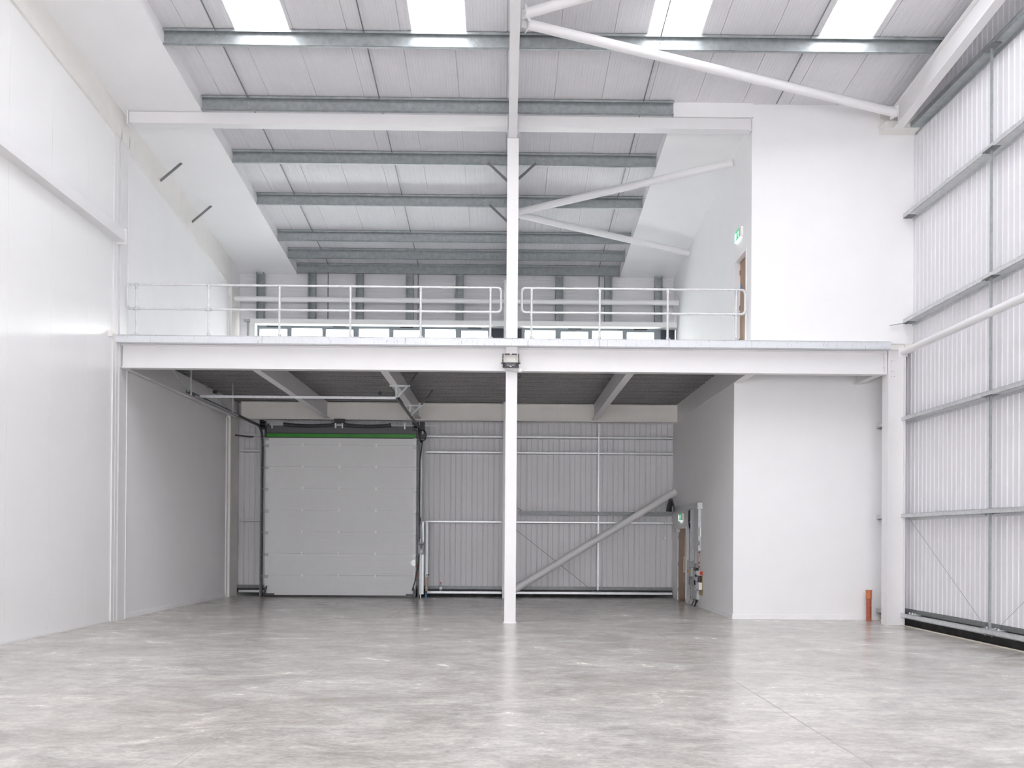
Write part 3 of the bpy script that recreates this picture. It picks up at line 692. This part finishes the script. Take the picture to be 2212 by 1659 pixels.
def exit_sign(X, yc, zc, label, w=.42, h=.20):
    t = thing('exit_sign', (X-.03, yc, zc-h/2), label, 'exit sign', 'running man exit signs')
    MB().box(X-.05, X, yc-w/2-.10, yc+w/2, zc-h/2, zc+h/2).build('housing', white_pl, t)
    MB().box(X-.056, X-.05, yc-w/2, yc+w/2, zc-h/2, zc+h/2).build('green_face', sign_g, t)
    x = X-.0565
    def poly(pts): # (u right-positive as seen, v)
        return [(x, yc-u*w, zc+v*h) for u, v in pts]
    m = MB()
    for pts in ([(.08,-.42),(.08,.42),(.15,.42),(.15,-.42)], [(.15,.32),(.15,.42),(.38,.42),(.38,.32)], [(.38,-.42),(.38,.42),(.45,.42),(.45,-.42)]):
        pass
    arrow = [(.26,.38),(.40,.05),(.31,.05),(.31,-.38),(.21,-.38),(.21,.05),(.12,.05)]
    doorw = [(-.45,-.45),(-.45,.42),(-.22,.42),(-.22,-.45)]
    body = [(-.12,.16),(-.04,.18),(.02,-.02),(-.01,-.04),(-.06,.08),(-.08,-.08),(-.02,-.40),(-.06,-.42),(-.12,-.12),(-.20,-.30),(-.25,-.26),(-.17,-.02),(-.17,.10),(-.23,.02),(-.26,.05),(-.20,.17)]
    head = [(-.09+.035*math.cos(a*PI/6), .28+.07*math.sin(a*PI/6)) for a in range(12)]
    for p in (arrow, doorw, body, head):
        pts = poly(p); n = len(pts); m.add(pts, [tuple(range(n))])
    m.build('pictogram', sign_w, t)
    MB().box(X-.048, X-.006, yc-w/2, yc+w/2, zc-h/2-.006, zc-h/2).build('downlight_strip', lampm, t)
    return t
exit_sign(5.2, 25.05, 2.44, 'lit green exit sign above the lower oak door')
exit_sign(5.22, 19.07, 8.60, 'lit green exit sign above the upper oak door')

# ------------------------------------------------------------------ roller (sectional) door
rd = thing('roller_door', (-4.87, 25.55, 0), 'large grey sectional overhead door with green strip above it', 'garage door')
X0, X1, YD = -7.10, -2.62, 25.52
js = [0.06, .65, 1.30, 1.945, 2.59, 3.235, 3.88, 4.53, 4.735]
for a, b in zip(js, js[1:]):
    prof = [(a+.005, .02), (a+.006, .0)]; z = a+.08
    while z < b-.03:
        prof += [(z-.006, 0), (z-.002, .0011), (z+.002, .0011), (z+.006, 0)]; z += .0915
    prof += [(b-.006, 0), (b-.005, .02)]
    m = MB(); m.strip(prof, lambda u, v: ((X0, YD+v, u), (X1, YD+v, u)))
    m.box(X0, X1, YD+.02, YD+.045, a+.001, b-.001)
    p = m.build('door_panel', doorp, rd)
    if b < 4.7:
        for x in (-5.99, -4.90, -3.81):
            MB().box(x-.036, x+.036, YD-.022, YD, b-.034, b-.010).box(x-.036, x+.036, YD-.022, YD, b+.010, b+.034).box(x-.015, x+.015, YD-.028, YD-.001, b-.044, b+.044).build('hinge', white_pl, p)
    for x, s_ in ((X0+.04, 1), (X1-.04, -1)):
        MB().box(x-.055, x+.055, YD-.06, YD, b-.050, b-.005).box(x-.045, x+.045, YD-.07, YD, b-.085, b-.050).tube([(x, YD-.03, b-.03), (x-s_*.12, YD-.03, b-.03)], .014, 8).build('roller_bracket', galv, p)
MB().box(X1-.075, X1-.005, YD-.012, YD-.002, .1, 4.74).build('edge_stile', steel, rd)
MB().box(X0, X1, YD, YD+.04, 0.0, .06).build('bottom_seal', black, rd)
MB().box(X0+.02, X1-.02, YD+.03, YD+.05, 4.757, 4.868).build('green_strip', green, rd)
MB().box(X0-.03, X1+.03, YD+.02, YD+.06, 4.735, 4.76).box(X0-.04, X0+.02, YD+.02, YD+.06, 4.75, 5.05).box(X1-.02, X1+.03, YD+.02, YD+.06, 4.75, 5.0).box(X0, X1, YD+.03, YD+.05, 4.866, 4.885).build('head_seal', black, rd)
MB().box(X0+.02, X1-.02, YD+.05, YD+.07, 4.885, 5.10).build('lintel_plate', lintel, rd)
# tracks
for x, ln, ye in ((-7.20, 'track', 19.45), (-2.53, 'track', 20.05)):
    path = [(x, YD+.03, .0), (x, YD+.03, 4.55)]
    R_ = .5
    for k in range(1, 8): a = k*PI/2/7*.96; path.append((x, YD+.03-R_*(1-math.cos(a)), 4.55+R_*math.sin(a)))
    path.append((x, ye, 5.07))
    m = MB()
    for (p, q) in zip(path, path[1:]):
        m.bar(p, q, .045, .07, (0, 1, 1))
    tr = m.build('track', dark, rd)
    xo = x-.045 if x < -5 else x+.05
    MB().box(min(xo, xo+.03), max(xo, xo+.03), YD-.03, YD+.06, 0, 4.95).build('track_angle', galv_d if x < -5 else galv, tr)
MB().box(-7.2, -2.53, 20.205, 20.26, 5.105, 5.11).box(-7.2, -2.53, 20.20, 20.205, 5.05, 5.11).build('cross_bar', galv_l, rd)
MB().tube([(-6.85, 20.35, 5.20), (-6.85, 20.25, 5.20)], .045, 12).tube([(-2.95, 20.35, 5.20), (-2.95, 20.25, 5.20)], .045, 12).parts('buffer', black, rd)
def hang(pts): 
    m = MB()
    for p, q in pts: m.bar(p, q, .04, .012, (0, 1, 0)); m.bar((p[0], p[1]+.018, p[2]), (q[0], q[1]+.018, q[2]), .008, .04, (0, 1, 0))
    m.build('track_hanger', galv, rd)
hang([((-7.16, 19.6, 5.0), (-7.16, 19.6, 5.84))]); hang([((-7.16, 19.45, 5.07), (-7.16, 18.42, 5.42)), ((-7.16, 18.42, 5.42), (-7.16, 18.40, 5.84))])
hang([((-7.16, 22.6, 5.02), (-7.16, 22.6, 5.84))]); hang([((-7.18, 22.4, 5.08), (-7.95, 22.6, 5.84))])
hang([((-7.05, 22.7, 4.99), (-7.05, 19.6, 4.99))])
hang([((-2.53, 19.95, 5.04), (-2.53, 19.95, 5.33))]); hang([((-2.68, 19.9, 5.315), (-2.20, 19.9, 5.315))]); hang([((-2.50, 19.95, 5.06), (-2.27, 19.95, 5.31))])
hang([((-2.53, 22.9, 5.04), (-2.53, 22.9, 5.33))]); hang([((-2.72, 22.88, 5.315), (-2.20, 22.88, 5.315))]); hang([((-2.50, 22.92, 5.06), (-2.26, 22.92, 5.31))])
hang([((-2.27, 20.0, 5.33), (-2.07, 20.7, 5.84))]); hang([((-2.26, 23.0, 5.33), (-1.98, 23.5, 5.84))])
# spring assembly
YS = 25.40
MB().tube([(-7.15, YS, 5.115), (-2.0, YS, 5.115)], .012, 10).build('shaft', galv_l, rd)
for a, b in ((-6.53, -5.04), (-4.76, -3.38)):
    n = 200; pts = []
    for k in range(n*1+1):
        f_ = k/n; x = a+(b-a)*f_; sag = -.035*math.sin(PI*f_)
        pts.append((x, YS, 5.115+sag))
    m = MB(); rr = [.046+(.009 if (k//2) % 2 else 0) for k in range(n+1)]
    m.tube(pts, rr, 14)
    m.tube([(a-.01, YS, 5.115), (a+.05, YS, 5.115)], .060, 14); m.tube([(b-.05, YS, 5.115), (b+.01, YS, 5.115)], .060, 14)
    m.build('torsion_spring', dark, rd)
MB().box(-5.04, -4.74, YS-.05, YS+.03, 5.16, 5.29).build('centre_bracket', black, rd)
MB().box(-5.02, -4.98, YS-.04, YS+.04, 5.02, 5.22).box(-4.82, -4.78, YS-.04, YS+.04, 5.02, 5.22).tube([(-4.95, YS, 5.115), (-4.85, YS, 5.115)], .03, 10).box(-6.90, -6.86, YS-.02, YS+.06, 5.0, 5.18).box(-2.98, -2.94, YS-.02, YS+.06, 5.0, 5.18).parts('bearing_bracket', galv_l, rd)
for x in (-7.13, -2.62):
    MB().tube([(x-.07, YS, 5.115), (x+.05, YS, 5.115)], .085, 18).tube([(x+.05, YS, 5.115), (x+.065, YS, 5.115)], .10, 18).box(x-.12, x+.0, YS, YS+.1, 4.97, 5.24).build('cable_drum', black, rd)
MB().tube([(-7.0, YS, 5.115), (-6.96, YS, 5.115)], .025, 8).build('collar', black, rd)
mo = MB().box(-2.50, -2.36, YS-.14, YS+.05, 4.98, 5.21).tube([(-2.43, YS-.05, 4.98), (-2.43, YS-.05, 4.74)], .075, 16).box(-2.50, -2.36, YS-.13, YS, 4.72, 4.86).build('motor', black, rd)
MB().lathe(-2.42, YS-.13, [(.0, 4.83), (.035, 4.85), (.04, 4.90), (.02, 4.94)], 12).build('motor_cap', lgrey_pl, mo)
m = MB()
for k in range(3): m.tube([(-2.42+.10*math.cos(a*PI/8)+.012*k, YS-.17-.01*k, 4.80+.16*math.sin(a*PI/8)) for a in range(17)], .008, 6)
m.build('motor_cable', black, mo)
MB().tube([(-2.42, YS-.05, 4.70), (-2.50, YS-.06, 4.0), (-2.50, YS-.06, 2.6), (-2.48, YS-.06, 1.75)], .016, 8).tube([(-2.44, YS-.05, 4.6), (-2.49, YS-.04, 4.66)], .03, 8).build('drive_cable', black, rd)
MB().tube([(-2.50, YS-.05, 1.3), (-2.54, YS-.06, .9), (-2.62, YS-.05, .5), (-2.70, YS-.05, .22)], .016, 8).build('loop_cable', black, rd)
MB().box(X0+.04, X0+.30, YD-.08, YD-.01, .07, .11).box(X0-.01, X0+.05, YD-.06, YD, .06, .28).tube([(X0+.02, YD-.05, .10), (X0+.07, YD-.05, .33)], .025, 8).build('bottom_bracket', dark, rd)
MB().box(X1-.28, X1-.01, YD-.08, YD-.01, .07, .11).box(X1-.06, X1+.02, YD-.06, YD, .06, .24).tube([(X1-.02, YD-.05, .10), (X1-.06, YD-.05, .30)], .025, 8).box(X1-.30, X1-.1, YD-.09, YD-.02, .02, .06).build('bottom_bracket', dark, rd)
MB().box(X1-.13, X1+.0, YD-.025, YD-.012, .98, 1.10).box(X1-.28, X1-.08, YD-.03, YD-.015, 1.03, 1.045).box(X1-.09, X1-.0, YD-.03, YD-.02, .95, 1.13).build('latch', galv_l, rd)
tag(MB().box(-2.60, -2.585, YS-.02, YS+.0, .9, 1.0).box(-2.595, -2.56, YS-.06, YS-.03, .62, .76).build('pull_toggle', red), 'small red pull toggle beside the roller door track', 'toggle')

# control station right of the door
t = thing('control_frame', (-2.42, 25.6, 0), 'upright perforated steel frame holding the roller door controls', 'frame')
def perforated(x0, x1, y, z0, z1, nm='perforated_strip'):
    o = MB().box(x0, x1, y, y+.02, z0, z1).build(nm, galv_l, t)
    h = MB(); z = z0+.04
    n = max(1, int((x1-x0)/.045))
    while z < z1-.03:
        for k in range(n): xx = x0+(k+.5)*(x1-x0)/n; h.box(xx-.006, xx+.006, y-.0015, y, z-.012, z+.012)
        z += .06
    h.build('slot', galv_d, o)
perforated(-2.54, -2.385, 25.58, .10, 1.28); perforated(-2.45, -2.39, 25.60, 1.66, 2.28)
MB().box(-2.33, -2.26, 25.62, 25.66, .12, 2.29).build('strut_channel', galv, t)
h = MB(); z = .3
while z < 2.25: h.box(-2.285, -2.27, 25.617, 25.62, z-.012, z+.012); z += .05
h.build('slot', steel, t)
MB().box(-2.55, -2.38, 25.56, 25.59, 1.655, 1.675).box(-2.55, -2.38, 25.56, 25.59, 1.29, 1.31).box(-2.55, -2.33, 25.56, 25.60, 2.25, 2.275).parts('cross_bar', steel, t)
t = thing('door_controller', (-2.45, 25.54, 1.32), 'dark grey control box with a black switch by the roller door', 'control box')
MB().box(-2.54, -2.38, 25.48, 25.575, 1.32, 1.65).build('enclosure', grey_pl, t)
MB().box(-2.53, -2.375, 25.455, 25.48, 1.56, 1.615).box(-2.485, -2.42, 25.45, 25.48, 1.48, 1.57).build('switch', black, t)
MB().box(-2.485, -2.42, 25.474, 25.48, 1.345, 1.42).build('label_plate', paper, t)
t = thing('cable_bundle', (-2.46, 25.5, 1.66), 'black cables rising from the control box', 'cable')
MB().tube([(-2.45, 25.53, 1.66), (-2.45, 25.52, 1.9), (-2.46, 25.5, 2.2), (-2.49, 25.48, 2.40)], .014, 8).tube([(-2.53, 25.52, 2.25), (-2.52, 25.51, 2.08), (-2.46, 25.52, 1.88)], .011, 8).box(-2.49, -2.44, 25.5, 25.54, 1.68, 1.82).build('cable', black, t)
t = thing('pipe_manifold', (-2.29, 25.55, .0), 'copper water pipes with small valves beside the control frame', 'pipe')
MB().tube([(-2.32, 25.58, .18), (-2.32, 25.58, .62)], .016, 8).tube([(-2.275, 25.58, .20), (-2.275, 25.58, .62)], .011, 8).parts('copper_pipe', orange, t)
MB().tube([(-2.32, 25.58, .60), (-2.32, 25.58, .70)], .022, 8).tube([(-2.32, 25.58, .66), (-2.25, 25.56, .68)], .015, 8).tube([(-2.32, 25.58, .30), (-2.27, 25.58, .30)], .02, 8).parts('valve', galv_l, t)
MB().tube([(-2.32, 25.57, .20), (-2.32, 25.57, .10)], .035, 10).tube([(-2.245, 25.55, .67), (-2.225, 25.55, .70)], .02, 8).parts('cap', black, t)
MB().tube([(-2.31, 25.57, .0), (-2.31, 25.57, .14)], .028, 12).build('blue_stub', blue, t)
t = thing('bottle', (-1.92, 26.2, .168), 'small clear plastic bottle with red cap standing on the rear base rail', 'bottle')
MB().lathe(-1.92, 26.20, [(.045, .170), (.05, .19), (.05, .31), (.042, .33), (.02, .38), (.016, .40)]).build('bottle_body', bottle_m, t)
MB().lathe(-1.92, 26.20, [(.02, .395), (.021, .43), (.015, .435)]).build('cap', red, t)
MB().lathe(-1.92, 26.20, [(.0505, .23), (.0505, .29)]).build('wrapper', paper, t)

# ------------------------------------------------------------------ electrical gear on the lower side wall (X = 5.2 face)
XW = 5.2
def wbox(nm, y0, y1, z0, z1, d, mm, label, cat, base=0.0, rnd=None):
    t = thing(nm, (XW-base-d/2, (y0+y1)/2, z0), label, cat)
    return t
t = thing('cable_trunking', (XW-.05, 24.3, 2.6), 'grey metal cable trunking running above the lower door and down', 'trunking')
MB().box(XW-.12, XW-.01, 22.50, 26.3, 2.63, 2.76).build('horizontal_duct', galv_l, t)
MB().box(XW-.07, XW, 22.56, 23.12, 1.50, 2.66).box(XW-.13, XW, 22.40, 22.66, 2.60, 2.76).parts('vertical_duct', galv_l, t)
t = thing('conduit', (XW-.05, 23.35, 1.2), 'pair of pale vertical conduits on the lower wall', 'conduit')
for y in (23.24, 23.46): MB().box(XW-.09, XW-.01, y-.07, y+.07, 1.18, 2.62).build('pipe', lgrey_pl if y < 23.3 else steel, t)
t = thing('cable_ladder', (XW-.04, 23.85, 1.2), 'dark open cable channel beside the conduits', 'cable channel')
MB().box(XW-.03, XW, 23.62, 23.98, 1.2, 2.62).build('channel_back', grey_pl, t)
MB().box(XW-.05, XW-.03, 23.62, 23.98, 2.24, 2.30).box(XW-.06, XW, 23.60, 23.63, 1.2, 2.62).box(XW-.06, XW, 23.97, 24.0, 1.2, 2.62).parts('rung', galv_l, t)
MB().tube([(XW-.05, 23.8, 2.6), (XW-.05, 23.82, 2.3), (XW-.05, 23.72, 2.1)], .03, 8).build('cable', black, t)
t = thing('junction_duct', (XW-.07, 23.5, 1.05), 'grey trunking elbow below the conduits', 'trunking')
MB().box(XW-.15, XW, 23.16, 24.0, 1.05, 1.20).build('duct', lgrey_pl, t)
MB().box(XW-.16, XW, 22.9, 23.18, 1.04, 1.16).build('elbow', grey_pl, t)
tag(MB().box(XW-.095, XW-.091, 22.94, 23.14, 1.22, 1.52).build('document_pouch', paper), 'white paper sheet hung on the conduit', 'paper')
t = thing('wall_unit', (XW-.06, 22.63, 1.86), 'cream square unit high on the right of the trunking', 'wall unit')
MB().box(XW-.14, XW-.07, 22.52, 22.78, 1.87, 2.11).build('cover', white_pl, t)
MB().box(XW-.07, XW, 22.60, 22.95, 1.90, 2.09).build('back_box', grey_pl, t)
t = thing('socket_box', (XW-.05, 22.7, 1.6), 'small grey square box under the cream unit', 'box')
MB().box(XW-.12, XW-.07, 22.63, 22.78, 1.64, 1.75).build('cover', grey_pl, t)
MB().box(XW-.125, XW-.12, 22.68, 22.76, 1.66, 1.73).build('rocker', lgrey_pl, t)
t = thing('cable_reel_string', (XW-.1, 22.65, 1.0), 'string of pink and red plastic tags hanging on the wall', 'tags')
m = MB()
for k in range(9): m.box(XW-.10, XW-.085, 22.78-(k % 2)*.02, 22.85, 1.13+k*.044, 1.155+k*.044)
for k in range(4): m.box(XW-.10, XW-.085, 22.60, 22.66, 1.34+k*.04, 1.36+k*.04)
m.build('tag_strip', mat('pink_plastic', (.55, .30, .24), .5), t)
MB().lathe(XW-.09, 22.66, [(.02, 1.435), (.03, 1.45), (.03, 1.475), (.01, 1.48)], 10).lathe(XW-.09, 22.68, [(.02, 1.16), (.03, 1.17), (.03, 1.20), (.01, 1.21)], 10).lathe(XW-.09, 22.68, [(.02, 1.05), (.03, 1.06), (.03, 1.09), (.01, 1.10)], 10).parts('red_knob', red, t)
MB().tube([(XW-.09, 22.68, 1.04), (XW-.09, 22.8, .98)], .004, 5).tube([(XW-.09, 22.68, 1.04), (XW-.09, 22.56, .98)], .004, 5).box(XW-.10, XW-.08, 22.655, 22.705, 1.10, 1.16).build('cord', white_pl, t)
t = thing('backing_board', (XW-.01, 22.3, .33), 'narrow plywood board fixed to the wall behind the meters', 'board')
MB().box(XW-.02, XW, 22.24, 22.75, .33, .96).build('plywood', oak2, t)
t = thing('isolator_switch', (XW-.08, 23.7, .83), 'grey isolator with red and yellow rotary switch', 'switch')
MB().box(XW-.14, XW-.02, 23.55, 23.86, .78, 1.02).build('enclosure', lgrey_pl, t)
MB().tube([(XW-.12, 23.86, .91), (XW-.13, 23.90, .91)], .05, 14).build('rotary_plate', yellow, t)
MB().tube([(XW-.08, 23.92, .91), (XW-.09, 24.04, .91)], .05, 12).build('rotary_knob', red, t)
t = thing('socket_outlet', (XW-.08, 23.3, .7), 'cluster of pale grey sockets and cable glands on the wall', 'socket')
MB().box(XW-.15, XW-.02, 23.02, 23.34, .70, .95).build('upper_socket', lgrey_pl, t)
MB().box(XW-.16, XW-.02, 23.06, 23.36, .43, .57).build('middle_socket', lgrey_pl, t)
MB().box(XW-.15, XW-.02, 22.86, 23.16, .20, .44).build('lower_socket', lgrey_pl, t)
MB().box(XW-.18, XW-.10, 22.96, 23.02, .80, .86).box(XW-.17, XW-.02, 22.95, 23.2, .96, 1.05).tube([(XW-.10, 23.25, .70), (XW-.10, 23.2, .57)], .03, 8).parts('cable_gland', black, t)
t = thing('electric_meter', (XW-.1, 22.8, .55), 'white meter box with red side over a black unit', 'meter')
MB().box(XW-.18, XW-.02, 22.58, 22.88, .85, .97).build('white_cover', white_pl, t)
MB().box(XW-.15, XW-.05, 22.48, 22.58, .87, .96).build('red_side', red, t)
MB().box(XW-.12, XW-.02, 22.58, 22.88, .66, .85).build('black_base', black, t)
MB().box(XW-.19, XW-.02, 22.56, 22.86, .48, .67).build('lower_cover', white_pl, t)
t = thing('cable_drop', (XW-.06, 23.0, 0), 'thick black cables dropping to the floor below the sockets', 'cable')
m = MB()
for a, b, c_ in ((23.22, 23.3, 23.45), (23.05, 23.04, 23.08), (22.86, 22.95, 23.14)):
    m.tube([(XW-.09, a, .46), (XW-.08, a, .25), (XW-.10, b, .12), (XW-.13, c_, 0)], .022, 8)
m.build('cable', black, t)
MB().tube([(XW-.1, 23.1, 1.0), (XW-.1, 23.08, .86), (XW-.11, 23.3, .75)], .03, 8).box(XW-.13, XW-.04, 22.92, 23.06, .17, .21).parts('gland', black, t)
t = thing('spur_unit', (XW-.05, 23.72, .5), 'grey handset shape on a thin cable low on the wall', 'handset')
MB().prism([(23.63, .52), (23.83, .56), (23.83, .77), (23.65, .77)], 'x', XW-.11, XW-.03).build('body', grey_pl, t)
MB().tube([(XW-.07, 23.72, .80), (XW-.07, 23.78, .86)], .006, 5).tube([(XW-.07, 23.70, .54), (XW-.07, 23.69, .2), (XW-.07, 23.72, .16), (XW-.07, 23.98, 0)], .006, 5).tube([(XW-.07, 23.70, .44), (XW-.07, 23.70, .47)], .018, 8).tube([(XW-.07, 23.69, .18), (XW-.07, 23.69, .21)], .018, 8).build('cord', black, t)
t = thing('slotted_upright', (XW-.05, 23.5, .1), 'slotted steel upright behind the sockets', 'upright')
MB().box(XW-.02, XW, 23.40, 23.50, .12, .95).box(XW-.02, XW, 23.2, 23.38, .12, 1.04).parts('upright', galv_l, t)

# ------------------------------------------------------------------ floodlight on the beam
t = thing('floodlight', (.12, 17.95, 5.40), 'floodlight with black base and pale reflector on the middle column', 'floodlight')
fx, fy = .12, 17.93
MB().prism([(fx-.155, 5.475), (fx+.155, 5.475), (fx+.155, 5.655), (fx-.155, 5.655)], 'y', fy+.06, fy+.10).build('reflector_back', lens_m, t)
m = MB()
m.add([(fx-.155, fy, 5.475), (fx+.155, fy, 5.475), (fx+.10, fy+.06, 5.51), (fx-.10, fy+.06, 5.51), (fx-.155, fy, 5.65), (fx+.155, fy, 5.65), (fx+.10, fy+.06, 5.64), (fx-.10, fy+.06, 5.64)],
      [(0,1,2,3), (1,5,6,2), (0,3,7,4), (4,7,6,5)])
m.build('reflector', lens_m, t)
m = MB()
for x0, x1, z0, z1 in ((-.175, -.155, 5.47, 5.545), (-.175, -.155, 5.565, 5.66), (.155, .175, 5.47, 5.545), (.155, .175, 5.565, 5.66), (-.125, -.02, 5.645, 5.662), (.02, .125, 5.645, 5.662)):
    m.box(fx+x0, fx+x1, fy-.01, fy+.06, z0, z1)
m.parts('frame_clip', black, t)
MB().box(fx-.17, fx+.17, fy-.02, fy+.12, 5.385, 5.475).build('gear_box', black, t)
MB().box(fx-.11, fx+.11, fy-.026, fy-.02, 5.375, 5.47).build('gear_cover', mat('charcoal_cover', (.06, .06, .07), .4), t)
MB().box(fx-.20, fx-.16, fy, fy+.04, 5.455, 5.475).box(fx+.16, fx+.20, fy, fy+.04, 5.455, 5.475).parts('bracket_knob', black, t)
MB().box(fx-.018, fx+.018, fy-.029, fy-.026, 5.378, 5.392).build('badge', paper, t)
MB().box(fx-.05, fx+.05, fy+.10, 18.10, 5.42, 5.46).build('mount', black, t)
cu = D.curves.new('light_text', 'FONT'); cu.body = 'Integral LED'; cu.size = .030; cu.align_x = 'CENTER'; cu.extrude = .0005
tx = D.objects.new('light_text', cu); C.objects.link(tx)
bpy.context.view_layer.update()
me = D.meshes.new_from_object(tx); D.objects.remove(tx)
to = D.objects.new('lettering', me); me.materials.clear(); me.materials.append(lgrey_pl); C.objects.link(to); to.parent = t
to.rotation_euler = (PI/2, 0, 0); to.location = Vector((fx, fy-.027, 5.408))-t.location
t = thing('motion_sensor', (.31, 18.02, 5.30), 'small white dome sensor hanging beside the floodlight', 'sensor')
MB().lathe(.315, 18.06, [(.02, 5.385), (.045, 5.37), (.05, 5.335), (.042, 5.31), (.015, 5.30)]).build('dome', white_pl, t)
MB().tube([(.315, 18.1, 5.375), (.26, 18.12, 5.37)], .01, 6).build('arm', white_pl, t)
t = thing('light_cable', (.2, 18.05, 5.2), 'thin grey cable looping from the floodlight round the column', 'cable')
MB().tube([(fx-.13, 18.03, 5.38), (fx-.09, 18.05, 5.34), (fx-.03, 18.06, 5.33), (fx+.03, 18.07, 5.325), (fx+.14, 18.09, 5.29), (fx+.15, 18.12, 5.28)], .005, 6).build('lead', lgrey_pl, t)
MB().tube([(.29+.035*math.cos(a*PI/8), 18.14, 5.24+.05*math.sin(a*PI/8)) for a in range(-4, 9)], .008, 6).build('coil', black, t)

# ------------------------------------------------------------------ drain pipe
t = thing('drain_pipe', (8.18, 19.10, 0), 'short upright terracotta drain pipe beside the right column', 'pipe')
MB().lathe(8.18, 19.10, [(.056, 0), (.056, .53)], 28).build('pipe', terra, t)
MB().lathe(8.18, 19.10, [(.064, .50), (.07, .515), (.064, .53), (.064, .66), (.07, .675), (.07, .69), (.052, .69), (.052, .66)], 28).build('socket', terra2, t)

for nm, dy in (('wall_unit', -.18), ('socket_box', -.15), ('cable_reel_string', -.16), ('isolator_switch', -.18), ('socket_outlet', -.21), ('electric_meter', -.25), ('cable_drop', -.16), ('spur_unit', -.1), ('junction_duct', -.2), ('conduit', -.12), ('cable_ladder', -.06)):
    o = D.objects[nm]; o.location.y += dy
    if nm != 'cable_ladder': o.scale.x = .55; o.location.x = XW-(XW-o.location.x)*.55
